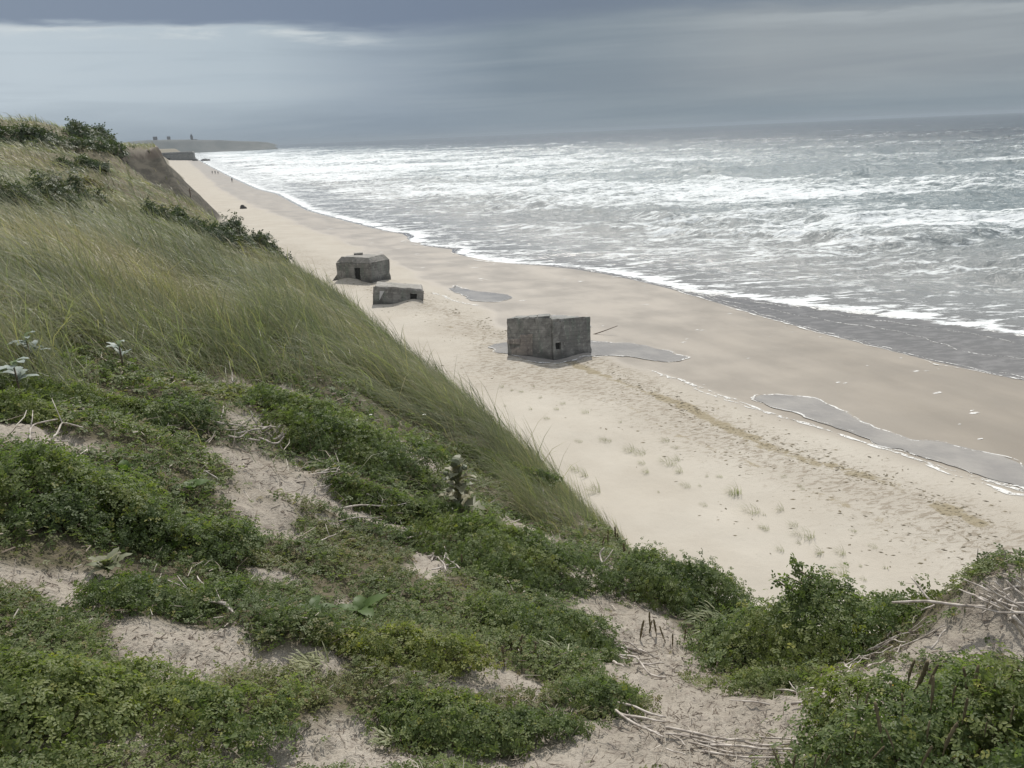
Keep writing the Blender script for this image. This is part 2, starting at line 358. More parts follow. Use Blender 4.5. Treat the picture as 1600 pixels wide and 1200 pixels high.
# ground: sand, wet sand, wrack, dune soil
def ground_mat():
    m, k = material('sand')
    p = k.pos; veg = k.attr('veg'); wet = k.attr('wet'); trk = k.attr('track'); wr = k.attr('wrack'); cl = k.attr('cliff'); du = k.attr('dune')
    nb = k.noise(p, .22, 5, .6); nf = k.noise(p, 14., 6, .7); nm = k.noise(p, 2.3, 6, .65); sp = k.noise(p, 60., 4, .7)
    dry = k.mix(k.ss(nb, .3, .7), (.385,.351,.296), (.432,.40,.343))
    dry = k.mix(k.math('MULTIPLY', k.ss(nm, .5, .75), .2), dry, (.35,.32,.265))
    wetc = k.mix(k.ss(k.noise(k.mapping(p, (1,.25,1), (0,0,.12)), .3, 5, .55), .3, .7), (.225,.193,.15), (.272,.236,.187))
    c = k.mix(wet, dry, wetc)
    # trampled and wind-cut marks
    st = k.noise(k.mapping(p, (1.0, 2.2, 1), (0,0,-.35)), 2.3, 8, .74, .6)
    mk = k.math('MULTIPLY', k.ss(k.math('ADD', st, k.math('MULTIPLY', trk, .085)), .585, .65), k.math('MULTIPLY', trk, .58, clamp=True))
    c = k.mix(mk, c, (.20,.165,.12))
    sp2 = k.noise(k.mapping(p, (1.2, 3.2, 1), (0,0,-.4)), 3.2, 5, .7, .3)
    c = k.mix(k.math('MULTIPLY', k.ss(sp2, .665, .72), k.math('MULTIPLY', k.math('SUBTRACT', 1., wet), .42)), c, (.22,.19,.13))
    wn = k.noise(p, 1.1, 7, .75, .5)
    wk = k.math('MULTIPLY', k.ss(k.math('ADD', wn, k.math('MULTIPLY', wr, .30)), .66, .80), .7)
    c = k.mix(wk, c, (.235,.195,.115))
    # sand on the dune top: greyer, crumbly, littered with dark crumbs
    dc = k.mix(k.ss(nm, .3, .7), (.32,.285,.235), (.405,.365,.308))
    dc = k.mix(k.math('MULTIPLY', k.ss(nf, .5, .66), .55), dc, (.20,.165,.14))
    dc = k.mix(k.math('MULTIPLY', k.ss(sp, .56, .66), .5), dc, (.15,.12,.10))
    c = k.mix(du, c, dc)
    soil = k.mix(k.ss(nf, .35, .65), (.16,.135,.095), (.09,.085,.05))
    c = k.mix(veg, c, soil)
    cc = k.mix(k.ss(k.noise(k.mapping(p, (1,1,3.)), .5, 6, .65), .35, .65), (.055,.052,.042), (.115,.104,.083))
    sz_ = k.new('ShaderNodeSeparateXYZ'); k.link(p, sz_.inputs[0])
    cc = k.mix(k.ss(k.math('ADD', sz_.outputs[2], nb), 13.7, 14.3), cc, (.075,.062,.05))
    c = k.mix(cl, c, cc)
    rough = k.mixf(wet, .9, k.ss(nb, .35, .7, .34, .5))
    h = k.math('ADD', k.math('MULTIPLY', nf, .5), k.math('MULTIPLY', nm, 2.))
    bs = k.new('ShaderNodeBump'); bs.inputs['Distance'].default_value = .03; k.put(bs.inputs['Height'], h)
    k.put(bs.inputs['Strength'], k.mixf(wet, .5, .06))
    b2 = k.new('ShaderNodeBump'); b2.inputs['Distance'].default_value = .10; k.put(b2.inputs['Height'], st); k.put(b2.inputs['Strength'], k.math('MULTIPLY', trk, .6, clamp=True)); k.link(bs.outputs[0], b2.inputs['Normal'])
    b3 = k.new('ShaderNodeBump'); b3.inputs['Distance'].default_value = .025; k.put(b3.inputs['Height'], sp); k.put(b3.inputs['Strength'], k.math('MULTIPLY', du, .8)); k.link(b2.outputs[0], b3.inputs['Normal'])
    b = principled(k, c, rough, b3.outputs[0], k.mixf(wet, .12, .5)); k.link(b.outputs[0], k.outs.inputs[0]); return m
M_GROUND = ground_mat()

# ------------------------------------------------------------------ masks laid out on the ground
def ell(px, py, hw, hh):                   # a ground ellipse: centre, lateral and depth half axes
    q = at([(px, py), (px-hw, py), (px+hw, py), (px, min(py+hh, 1260)), (px, py-hh)])
    c = q[0, :2]; r = np.linalg.norm(c); e = c/r; f = np.array([e[1], -e[0]])
    a = hw/FPX*np.linalg.norm(q[0]-EYE)
    b = max(.06, min(abs(np.linalg.norm(q[4, :2])-np.linalg.norm(q[3, :2]))/2, 3*a)); return (*c, *e, *f, a*.93, b*.9)
BARE = [ell(*e) for e in [(425,735,75,45),(470,770,60,22),(410,800,45,28),(430,830,40,12),(515,812,30,9),(55,905,100,26),(130,945,35,26),
 (285,1005,90,42),(300,1040,45,20),(485,1040,75,30),(690,1055,120,18),(800,1060,60,18),(430,902,45,16),(545,950,28,9),(130,1170,80,26),(400,1165,110,28),
 (430,1195,120,20),(560,1150,60,40),(610,1190,110,24),(720,1185,110,20),(900,1190,110,36),(1060,1150,190,60),(1200,1120,100,40),(1000,1190,200,40),
 (945,930,60,50),(985,990,75,60),(1040,1050,70,50),(1120,1090,80,40),(660,880,38,30),(645,708,48,14),(45,678,75,18),(400,606,75,9),(405,665,60,18),
 (1340,1060,95,34),(1440,1010,60,34),(1540,980,130,70),(1600,1060,80,60),(1590,948,120,45),(1500,985,70,40),(560,805,80,10),(840,830,55,22),(890,800,30,20)]]
def emask(x, y, L, soft=.35, amp=.72, nseed=61):
    m = np.zeros_like(x); wob = fbm(x*3.5, y*3.5, 4, nseed)*amp*2
    for cx, cy, ex, ey, fx, fy, a, b in L:
        dx, dy = x-cx, y-cy; q = np.sqrt(((dx*fx+dy*fy)/a)**2+((dx*ex+dy*ey)/b)**2)+wob
        m = np.maximum(m, 1-sst(q, 1-soft, 1+soft))
    return m
GB = at([(-500,585),(-200,590),(0,592),(200,600),(330,590),(430,590),(540,592),(590,640),(660,690),(740,740),(800,775),(850,815),(930,848),(965,850)])
gth = np.degrees(np.arctan2(GB[:, 0], GB[:, 1])); gr = np.log(np.hypot(GB[:, 0], GB[:, 1]))
def grassw(x, y):
    r = np.hypot(x, y)+1e-6; th = np.degrees(np.arctan2(x, y)); lr = np.interp(th, gth, gr)
    w = sst(np.log(r)-lr+fbm(x*.9, y*.9, 3, 71)*.34, -.05, .07)
    return w*(1-sst(th, 29.5, 31))
def duneness(x, y): return sst(ground(x, y, False)-base_beach(x, y), .35, 1.2)

wrk = onplane([(480,395),(560,430),(640,460),(700,482),(780,520),(880,560),(1000,603),(1100,648),(1200,692),(1350,742),(1500,800),(1600,842)], .9)
wy = np.concatenate([[-40], wrk[::-1, 1], [160, 300]]); wx = np.concatenate([[27], wrk[::-1, 0], [11, 6]])
fl = onplane([(470,350),(560,385),(650,425),(700,455),(800,520),(1020,580),(1060,593),(1130,620),(1180,640),(1330,690),(1430,722),(1600,775)], .7)
fy = np.concatenate([[-40], fl[::-1, 1], [220, 300, 1500]]); fx = np.concatenate([[31], fl[::-1, 0], [12, 9, -4]])

# ------------------------------------------------------------------ ground sheet (one, to the horizon)
def polar_sheet(rad, ang):
    Rg, Ag = np.meshgrid(rad, ang, indexing='ij'); x = Rg*np.sin(Ag); y = Rg*np.cos(Ag)
    n, m = Rg.shape; i = np.arange((n-1)*m).reshape(n-1, m); j = np.roll(i, -1, 1)
    return x.ravel(), y.ravel(), n, m
def build_ground():
    ang = np.concatenate([np.radians(np.arange(-24, 78, .11)), np.radians(np.arange(78, 336, 2.2))])
    rad = np.concatenate([np.exp(np.linspace(math.log(.35), math.log(1.4), 30)), np.exp(np.linspace(math.log(1.42), math.log(180), 560)), np.exp(np.linspace(math.log(184), math.log(13500), 130))])
    x, y, n, m = polar_sheet(rad, ang); z = ground(x, y)
    z = z+bumps(x, y)
    i = np.arange((n-1)*m).reshape(n-1, m); j = np.concatenate([i[:, 1:], i[:, :1]], 1)
    F = np.stack([i, j, j+m, i+m], -1).reshape(-1, 4)
    V = np.stack([x, y, z], 1); V = np.vstack([V, [0, 0, z[:m].mean()]]); c = len(V)-1
    x = V[:, 0]; y = V[:, 1]
    d = duneness(x, y); r = np.hypot(x, y)
    bare = emask(x, y, BARE)*(1-sst(r, 9, 11))
    gw = grassw(x, y); veg = d*np.where(gw > .5, .9, 1-bare)*sst(r, .6, 1.2)
    slope_cl = d*sst(y+fbm(x*.5, y*.12, 3, 77)*16, 74, 90)*sst(x-np.interp(y, YB, XB)+fbm(x*.3, y*.3, 3, 79)*1.6, -.5, .4)*(1-sst(y, 170, 260))
    veg = veg*(1-slope_cl)*np.where(r > 200, .8, 1)
    wet = sst(x-np.interp(y, fy, fx)+fbm(x*.2, y*.2, 3, 81)*3, -1., 1.2)*(1-d)
    tr = np.exp(-((x-np.interp(y, wy, wx)+1)/3.6)**2)*(1-d)*(1-wet)*(1-sst(y, 90, 160))*1.1
    b1 = at((862, 562))[0]; tr = np.clip(tr+1.1*np.exp(-(((x-b1[0])/9)**2+((y-b1[1]+1)/5)**2))*(1-wet), 0, 1.1)
    wr = np.exp(-((x-np.interp(y, wy, wx)+fbm(x*.15, y*.15, 3, 91)*1.2)/.55)**2)*(1-sst(y, 44, 60))*(1-d)
    wr = wr*(.35+.9*sst(fbm(x*.5, y*.5, 4, 93)+.5, .35, .65))
    wr = np.maximum(wr, .55*np.exp(-((x-np.interp(y, wy, wx)+2.6+fbm(x*.2, y*.2, 3, 95)*1.5)/.35)**2)*(1-d)*(1-sst(y, 50, 70)))
    o = mesh('ground', V, F, M_GROUND, None, True, dict(veg=veg, wet=wet, track=tr, wrack=wr, cliff=slope_cl, dune=d*(1-sst(r, 60, 100))))
    tag(o, 'pale sandy beach and steep sand dune running along the shore', 'ground', kind='structure')
def bumps(x, y):                           # crumbly relief of the bare dune sand near the path
    r = np.hypot(x, y); b = emask(x, y, BARE, .5)*(1-sst(r, 8, 10))
    return b*(fbm(x*9, y*9, 4, 101, .6)*.07+fbm(x*30, y*30, 2, 107)*.02-.01)
build_ground()

# ------------------------------------------------------------------ sea
fe = onplane([(1080,456),(1180,468),(1300,484),(1400,496),(1450,502),(1520,512),(1600,524)], 0.)
sy = np.concatenate([[-40], fe[::-1, 1], [66, 72, 300]]); sw = np.concatenate([[12.], fe[::-1, 0]-shore(fe[::-1, 1]), [.8, .9, 1.2]])
def sea_mat():
    m, k = material('sea_water'); p = k.pos; off = k.attr('off'); den = k.attr('foam'); chop = k.attr('chop')
    pr_ = k.mapping(p, (1, 1, 1), (0, 0, R(20))); n1 = k.noise(k.mapping(pr_, (.34, 1.15, 1)), .42, 9, .70, .7); n2 = k.noise(k.mapping(pr_, (.5, 1.2, 1), loc=(31, 7, 0)), 1.4, 7, .72, .5)
    nn = k.math('ADD', k.math('MULTIPLY', n1, .54), k.math('MULTIPLY', n2, .46))
    thr = k.math('SUBTRACT', .745, k.math('MULTIPLY', den, .36))
    foam = k.ss(nn, thr, k.math('ADD', thr, .085))
    foam = k.math('MULTIPLY', foam, k.math('ADD', .42, k.math('MULTIPLY', k.ss(den, .2, .8), .5)))
    shal = k.ss(off, 90., 2.)
    deep = k.mix(k.ss(off, 60., 600.), (.18,.222,.228), (.045,.065,.078))  # far offshore darkening paints cloud shadow into the deep-water colour
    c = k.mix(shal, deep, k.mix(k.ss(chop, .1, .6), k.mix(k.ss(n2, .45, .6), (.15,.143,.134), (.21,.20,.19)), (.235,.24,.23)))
    c = k.mix(foam, c, (.76,.79,.79))
    h1 = k.noise(p, .55, 7, .62, .4); h2 = k.noise(p, 3.4, 5, .6)
    h = k.math('ADD', k.math('MULTIPLY', h1, 1.), k.math('MULTIPLY', h2, .10))
    b = k.new('ShaderNodeBump'); b.inputs['Distance'].default_value = 1.0; k.put(b.inputs['Height'], h); k.put(b.inputs['Strength'], k.math('MULTIPLY', chop, .85))
    rough = k.mixf(foam, k.mixf(chop, .10, .23), .9)
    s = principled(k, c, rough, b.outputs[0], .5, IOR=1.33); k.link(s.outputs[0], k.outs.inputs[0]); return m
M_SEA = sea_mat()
def build_sea():
    ang = np.radians(np.linspace(-14, 96, 820)); rad = np.concatenate([np.exp(np.linspace(math.log(22), math.log(900), 760)), np.exp(np.linspace(math.log(908), math.log(13400), 90))])
    Rg, Ag = np.meshgrid(rad, ang, indexing='ij'); x = Rg*np.sin(Ag); y = Rg*np.cos(Ag); x = x.ravel(); y = y.ravel()
    n, m = len(rad), len(ang); i = np.arange((n-1)*m).reshape(n-1, m)[:, :-1]
    F = np.stack([i, i+1, i+m+1, i+m], -1).reshape(-1, 4)
    off = x-shore(y); swd = np.interp(y, sy, sw); o2 = off-swd
    lifew = sst(o2, .0, 2.)*.10+sst(o2, 2., 45.)*.9
    # breakers: irregular crest lines roughly parallel to the shore, plus wind chop
    w = off*.72+y*.55+fbm(x*.03, y*.03, 3, 201)*24; ph = w/13.
    swell = (1-np.abs(np.sin(ph*math.pi*.5+fbm(x*.05, y*.02, 2, 203)*3)))**2*np.clip(fbm(x*.035, y*.02, 3, 205)+.45, 0, 1)
    ux = x*.94-y*.34; uy = x*.34+y*.94
    z = lifew*(swell*2.1+fbm(ux*.07, uy*.16, 4, 211, .55)*2.4+np.abs(fbm(x*.3, y*.26, 3, 215))*-1.2)
    z = z*(1-sst(np.hypot(x, y), 700, 2600)*.75)
    z = z+np.where(off > 0, .012+.015*sst(off, 0, 1), -.25*sst(-off, 0, 1.5)+.012)
    front = np.exp(-((o2-.3)/.5)**2)*.10*(swd > 2)
    z = z+front*np.clip(fbm(x*.4, y*.4, 2, 219)+.5, 0, 1)
    foam = np.interp(o2, [-99, -1.5, .2, 3, 14, 40, 90, 170, 300, 700, 1500, 2500], [0, .02, .98, .68, .62, .70, .70, .58, .50, .42, .24, .0])
    foam = foam+fbm(x*.018, y*.018, 3, 221)*.4*sst(o2, 10, 30)*(1-sst(off, 900, 2000))+fbm(ux*.012, uy*.055, 3, 225)*.55*sst(o2, 6, 25)*(1-sst(off, 900, 2000))+np.clip(swell-.3, 0, 1)*.5*sst(o2, 4, 20)
    foam = foam+sst(y, 120, 420)*.16*(1-sst(off, 150, 500))*sst(o2, 0, 4)
    chop = .04+.34*sst(o2, 0, 3)+.62*sst(o2, 2, 30)
    keep = (off > -6).reshape(n, m); kf = (keep[:-1, :-1]|keep[1:, :-1]|keep[:-1, 1:]|keep[1:, 1:]).ravel()
    F = F[kf]; used = np.zeros(len(x), bool); used[F.ravel()] = True; remap = np.cumsum(used)-1; F = remap[F]
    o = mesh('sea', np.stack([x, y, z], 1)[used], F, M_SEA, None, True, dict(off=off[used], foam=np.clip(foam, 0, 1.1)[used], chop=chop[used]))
    tag(o, 'rough grey green sea with white breaking surf', 'sea', kind='structure')
build_sea()

def foam_mat():
    m, k = material('foam'); n = k.noise(k.pos, 5., 6, .7, .4); n2 = k.noise(k.pos, .8, 3, .6)
    b = principled(k, k.mix(n2, (.62,.61,.57), (.8,.8,.78)), .8, k.bump(n, .6, .03), .3); t = k.new('ShaderNodeBsdfTransparent')
    mx = k.new('ShaderNodeMixShader'); k.put(mx.inputs[0], k.math('MULTIPLY', k.ss(k.math('ADD', n, k.math('MULTIPLY', k.math('SUBTRACT', n2, .5), .5)), .42, .56), .85))
    k.link(t.outputs[0], mx.inputs[1]); k.link(b.outputs[0], mx.inputs[2]); k.link(mx.outputs[0], k.outs.inputs[0]); return m
M_FOAM = foam_mat()
def pool_mat():
    m, k = material('pool_water'); p = k.pos
    h = k.noise(p, 3.0, 5, .6, .3)
    c = k.mix(k.ss(k.noise(p, .5, 3, .5), .35, .65), (.25,.235,.215), (.32,.30,.27))
    b = principled(k, c, .08, k.bump(h, .22, .12), .5, IOR=1.33); k.link(b.outputs[0], k.outs.inputs[0]); return m
M_POOL = pool_mat()
def resample(P, step):
    P = np.asarray(P, float); s = np.concatenate([[0], np.cumsum(np.linalg.norm(np.diff(P, axis=0), axis=1))])
    t = np.linspace(0, s[-1], max(6, int(s[-1]/step))); return np.stack([np.interp(t, s, P[:, i]) for i in range(P.shape[1])], 1)
def ribbon(mb, P, w0, w1, lift, seed=1):    # a ragged strip of foam lying on the sand
    P = resample(P, .22); T = np.gradient(P[:, :2], axis=0); T /= np.linalg.norm(T, axis=1)[:, None]+1e-9; N = np.stack([T[:, 1], -T[:, 0]], 1)
    s = np.arange(len(P))*.22
    wob = fbm(s*.9, s*0+seed, 3, seed)*.7; wid = w0+(w1-w0)*np.clip(fbm(s*1.3, s*0+seed+5, 3, seed+3)*1.6+.4, 0, 1)
    wid *= .15+.85*sst(fbm(s*.35, s*0+seed+9, 3, seed+7)+.5, .30, .5)
    A_ = P[:, :2]+N*(wob-wid/2)[:, None]*1.; B_ = P[:, :2]+N*(wob+wid/2)[:, None]; C_ = P[:, :2]+N*wob[:, None]
    n = len(P); g = lambda q, l: np.column_stack([q, np.maximum(ground(q[:, 0], q[:, 1]), 0)+l])
    V = np.vstack([g(A_, lift), g(C_, lift+.02), g(B_, lift)])
    F = [(i, i+1, n+i+1, n+i) for i in range(n-1)]+[(n+i, n+i+1, 2*n+i+1, 2*n+i) for i in range(n-1)]
    mb.add(V, F)
POOLS = [('shallow kidney shaped pool on the sand between bunkers and sea', [(704,450),(712,446),(725,452),(745,455),(790,460),(797,465),(790,470),(760,472),(740,470),(722,462),(707,456)]),
 ('narrow pool peeking out behind the roof of the nearest bunker', [(818,503),(828,495),(850,492),(880,493),(900,498),(914,504),(925,512),(880,516),(830,514)]),
 ('pool of water washing round the foot of the nearest bunker', [(760,542),(790,536),(860,530),(930,533),(1000,538),(1050,551),(1078,559),(1065,565),(1040,566),(985,558),(950,557),(920,558),(880,567),(845,569),(815,563),(785,552)]),
 ('long narrow pool along the tide line right of the bunkers', [(1180,622),(1190,618),(1225,617),(1275,621),(1290,628),(1310,640),(1340,655),(1375,672),(1400,680),(1440,688),(1480,694),(1540,706),(1575,716),(1600,730),(1700,765),(1720,800),(1640,790),(1580,756),(1540,747),(1490,730),(1440,714),(1380,697),(1320,672),(1270,657),(1230,643),(1200,635)])]
fm = MB()
for i, (lab, pp) in enumerate(POOLS):
    q = at(pp); z0 = q[:, 2]
    P = resample(np.vstack([q, q[:1]]), .3)[:-1]; th = np.arange(len(P))
    N = np.gradient(P[:, :2], axis=0); N = np.stack([N[:, 1], -N[:, 0]], 1); N /= np.linalg.norm(N, axis=1)[:, None]+1e-9
    P[:, :2] += N*(fbm(th*.35, th*0+i, 3, 300+i)*.7)[:, None]
    P[:, 2] = ground(P[:, 0], P[:, 1])+.03
    c = P.mean(0); rings = [P]
    nP = len(P)
    import bmesh
    bm = bmesh.new(); vs = [bm.verts.new(v) for v in P]; f = bm.faces.new(vs); bmesh.ops.triangulate(bm, faces=[f])
    for _ in range(3): bmesh.ops.subdivide_edges(bm, edges=[e for e in bm.edges if e.calc_length() > .8], cuts=1)
    bmesh.ops.triangulate(bm, faces=bm.faces[:])
    bmesh.ops.recalc_face_normals(bm, faces=bm.faces[:])
    if sum(f.normal.z for f in bm.faces) < 0: bmesh.ops.reverse_faces(bm, faces=bm.faces[:])
    for v in bm.verts: v.co.z = float(ground(v.co.x, v.co.y))+.03
    me = bpy.data.meshes.new('pool'); bm.to_mesh(me); bm.free(); me.materials.append(M_POOL)
    for pl in me.polygons: pl.use_smooth = True
    o = bpy.data.objects.new('pool', me); COL.objects.link(o); tag(o, lab, 'pool', kind='structure')
    ribbon(fm, np.vstack([P, P[:1]]), .03, .22, .035, 310+i)
ribbon(fm, at([(1018,580),(1050,590),(1090,605),(1130,620),(1180,638),(1240,657),(1330,684),(1430,718),(1500,745),(1600,776)]), .04, .42, .02, 5)
ribbon(fm, at([(1040,586),(1100,612),(1200,645),(1300,676),(1400,706),(1500,738),(1620,775)]), .02, .35, .02, 9)
ribbon(fm, at([(678,457),(700,466),(720,473),(745,478)]), .1, .5, .02, 15)
yy = np.linspace(18, 1200, 1800); yy = 18*(1200/18)**np.linspace(0, 1, 1500)
for dx, sd_, a, b in ((.0, 21, .05, .4), (.5, 25, .0, .16)):
    ribbon(fm, np.column_stack([shore(yy)+dx+.1, yy, yy*0]), a, b, .04, sd_)
yf = np.linspace(20, 62, 120)
ribbon(fm, np.column_stack([shore(yf)+np.interp(yf, sy, sw)+.2, yf, yf*0]), .5, 2.0, .05, 33)
for q in (.45, .75): ribbon(fm, np.column_stack([shore(yf)+np.interp(yf, sy, sw)*q+fbm(yf*.2, yf*0, 2, int(q*100))*1.5, yf, yf*0]), .0, .22, .045, int(q*90))
for _ in range(70):
    y_ = 18*(140/18)**rng.random(); x_ = float(np.interp(y_, fy, fx)+(shore(y_)-np.interp(y_, fy, fx))*rng.random()**.6); w_ = rng.uniform(.03, .10)*(1+y_/60); a_ = rng.uniform(0, 6.28, 1)[0]
    z_ = max(float(ground(x_, y_)), 0)+.02; ring = [(x_+w_*math.cos(a_+t)*rng.uniform(.6, 1.5)*2, y_+w_*math.sin(a_+t)*rng.uniform(.5, 1.2), z_) for t in np.arange(6)*1.047]
    fm.add(ring+[(x_, y_, z_+.03)], [(i, (i+1) % 6, 6) for i in range(6)])
tag(fm.build('foam', M_FOAM, None, True), 'thin white foam lines left along the waterline and pool edges', 'foam', kind='stuff')

# ------------------------------------------------------------------ far headland and its buildings
def headland():
    prof = [(180,226),(200,221),(225,219),(255,218),(275,217.5),(300,218),(340,219.5),(380,220),(405,221),(422,223),(432,226.5)]
    q = atrange(prof, np.full(len(prof), 2600.)); P = resample(q, 25.); n = len(P); away = np.array([math.sin(R(4)), math.cos(R(4)), 0])
    P[:, 2] += fbm(np.arange(n)*.5, np.arange(n)*0, 3, 401)*5
    rows = []
    for k_, (bk, zf) in enumerate([(-120, 0.), (-60, .35), (-20, .85), (0, 1.), (250, .9), (500, .3)]):
        W = P+away*bk; W[:, 2] = -4+(P[:, 2]+4)*zf; W[:, :2] += rng.normal(0, 4, (n, 2)); rows.append(W)
    V = np.vstack(rows); F = [(r*n+i, r*n+i+1, (r+1)*n+i+1, (r+1)*n+i) for r in range(5) for i in range(n-1)]
    tag(mesh('headland', V, F, simple('hazed_headland_grass', (.085,.095,.09), (.13,.135,.125), .02, .9), None, True), 'low hazy headland on the far horizon', 'headland', kind='structure')  # grass colour lightened to stand in for distance haze
headland()
def on_head(px, py, w, h, shape, name, label, cat):
    q = atrange([(px, py)], [2620.])[0]; s = 2620/FPX; ew = Matrix.Rotation(-R(4), 4, 'Z')
    o = empty(name, (q[0], q[1], q[2]-h*s*.3), label, cat); o.rotation_euler.z = -R(4)
    shape(o, w*s, h*s*1.3); return o
M_HAZYW = simple('far_wall', (.16,.15,.14), (.11,.10,.10), .2, .9)
def church(o, w, h):
    MB().box((-w/2, -4, 0), (w/2, 4, h*.62)).build('tower', M_HAZYW, o)
    z = h*.62; MB().add([(-w*.55,-4.4,z),(w*.55,-4.4,z),(w*.55,4.4,z),(-w*.55,4.4,z),(0,0,h)], [(0,1,4),(1,2,4),(2,3,4),(3,0,4),(3,2,1,0)]).build('spire', M_ROCK, o)
    MB().box((w/2, -4, 0), (w*2.2, 4, h*.28)).build('nave', M_HAZYW, o)
def house(o, w, h):
    MB().box((-w/2, -5, 0), (w/2, 5, h*.55)).build('wall', M_HAZYW, o)
    z = h*.55; MB().add([(-w*.54,-5.5,z),(w*.54,-5.5,z),(w*.54,5.5,z),(-w*.54,5.5,z),(-w*.54,0,h),(w*.54,0,h)], [(0,1,5,4),(2,3,4,5),(1,2,5),(3,0,4),(3,2,1,0)]).build('roof', M_ROCK, o)
on_head(300,218.5,3.2,8.5,church,'church','church with a pointed tower on the far hazy headland','church')
on_head(264,218.5,4,4.5,house,'house','gabled house on the far headland, left of the church','house')
on_head(243,219.5,5,5,house,'house','larger gabled house at the landward end of the far headland','house')

# ------------------------------------------------------------------ bunkers
def frame_at(px, py, yaw=0., tilt=0., roll=0.):
    q = at((px, py))[0]; d = q[:2]-EYE[:2]; a = math.atan2(d[0], d[1])+yaw
    return q, Matrix.Translation(Vector(q)) @ Matrix.Rotation(-a, 4, 'Z') @ Matrix.Rotation(tilt, 4, 'X') @ Matrix.Rotation(roll, 4, 'Y')
def prism(P, z0, z1, inset_top=0., jit=0.):
    P = np.asarray(P, float); n = len(P); c = P.mean(0); T = c+(P-c)*(1-inset_top)
    V = np.vstack([np.column_stack([P, np.full(n, z0)]), np.column_stack([T, np.full(n, z1)])]); V += rng.normal(0, jit, V.shape) if jit else 0
    return V, [tuple(range(n))[::-1], tuple(range(n, 2*n))]+[(i, (i+1) % n, n+(i+1) % n, n+i) for i in range(n)]
def panel(mb, a, b, z0, z1, t, hole=None):   # an upright wall slab from a to b, standing t proud, with an opening
    a = np.asarray(a, float); b = np.asarray(b, float); L = np.linalg.norm(b-a); e = (b-a)/L; nrm = np.array([e[1], -e[0]])
    fr = np.array([[e[0], e[1], 0], [nrm[0], nrm[1], 0], [0, 0, 1]]); org = np.array([a[0], a[1], 0])
    def bx(s0, s1, h0, h1): mb.box((s0, -t*.2, h0), (s1, t, h1), (fr, org))
    if not hole: bx(0, L, z0, z1); return
    s0, s1, h0, h1 = hole
    bx(0, s0, z0, z1); bx(s1, L, z0, z1); bx(s0, s1, h1, z1)
    if h0 > z0: bx(s0, s1, z0, h0)
    return fr, org
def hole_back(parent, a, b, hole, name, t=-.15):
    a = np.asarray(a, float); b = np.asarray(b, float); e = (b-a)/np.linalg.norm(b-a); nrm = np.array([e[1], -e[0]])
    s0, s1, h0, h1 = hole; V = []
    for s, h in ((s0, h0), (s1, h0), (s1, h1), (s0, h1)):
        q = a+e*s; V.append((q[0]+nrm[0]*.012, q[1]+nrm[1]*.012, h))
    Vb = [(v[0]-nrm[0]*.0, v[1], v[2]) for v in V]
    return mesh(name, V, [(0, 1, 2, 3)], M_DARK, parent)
# nearest bunker: tilted back in its pool, two blocks meeting at an obtuse corner
q, mw = frame_at(862, 563, 0, R(-10.5))
b1 = empty('bunker', q, 'large tilted grey concrete bunker standing in a pool, nearest of the beach bunkers', 'bunker', 'wartime bunkers sunk in the beach'); b1.matrix_world = mw
mb = MB(); mb.add(*prism([(-2.78,.95),(-.75,.12),(.02,.0),(.05,4.6),(-2.3,5.0)], -1.2, 2.62, 0, .015))
mb.box((-2.3, .85, 2.6), (-1.45, 4.4, 2.66)); mb.box((-1.38, .55, 2.6), (-.85, 4.3, 2.70)); mb.box((-.8, .2, 2.6), (-.05, 4.2, 2.74))
mb.build('left_block', M_CONC, b1)
mb = MB(); hole = (.18, .62, .62, 1.08); A1, B1 = (.03,.075), (2.42,2.0)
panel(mb, A1, B1, -1.2, 2.54, .16, hole)
mb.add(*prism([(.055,.115),(2.40,2.02),(1.7,5.0),(.055,4.7)], -1.2, 2.50, 0, .01)); mb.build('right_block', M_CONC, b1)
hole_back(b1, A1, B1, hole, 'embrasure')
mb = MB(); e = np.array([2.03,-.83,0])/2.19; nrm = np.array([-.378,-.926,0])
fr = np.array([e, nrm, [0,0,1]]); org = np.array([-2.78,.95,0])
for s0, s1, h0, h1 in ((.95,1.75,.35,1.62),(.05,.9,1.05,1.35),(.3,1.1,.2,.8)): mb.box((s0, -.02, h0), (s1, .05, h1), (fr, org), .012)
mb.build('worn_patch', M_PATCH, b1)
# middle distance: chamfered bunker with a doorway
q, mw = frame_at(582.5, 442, 0, R(-1), R(0))
b2 = empty('bunker', q, 'grey bunker with sloping roof edges and a tall doorway, farther left of the pair', 'bunker', 'wartime bunkers sunk in the beach'); b2.matrix_world = mw
Lc, Bc, Rc, Kc = np.array((-3.35,2.1)), np.array((0.,0.)), np.array((1.85,2.2)), np.array((-1.5,4.6))
mb = MB(); hole = (2.05, 2.75, -.6, 1.5); panel(mb, Lc, Bc, -1., 1.95, .12, hole); mb.add(*prism([Lc+(.06,.05), Bc+(0,.06), Rc, Kc], -1., 1.93, 0, .01)); mb.build('wall', M_CONC, b2)
mb = MB(); V, F = prism([Lc+(-.02,-.06), Bc+(-.02,-.13), Rc+(.03,0), Kc+(0,.05)], 1.955, 2.5, .20, .015); mb.add(V, F); mb.box((-1.6, 2.6, 2.5), (-.7, 3.1, 2.72)); mb.build('roof', M_CONC2, b2)
hole_back(b2, Lc, Bc, hole, 'doorway')
mb = MB(); mb.add([(-3.2,2.2,-.6),(-4.6,2.9,-.6),(-3.2,3.1,-.6),(-3.25,2.3,.95),(-3.3,2.9,.9)], [(0,1,3),(1,2,4),(1,4,3),(0,3,4,2),(0,2,1)]); mb.build('broken_slab', M_CONC, b2)
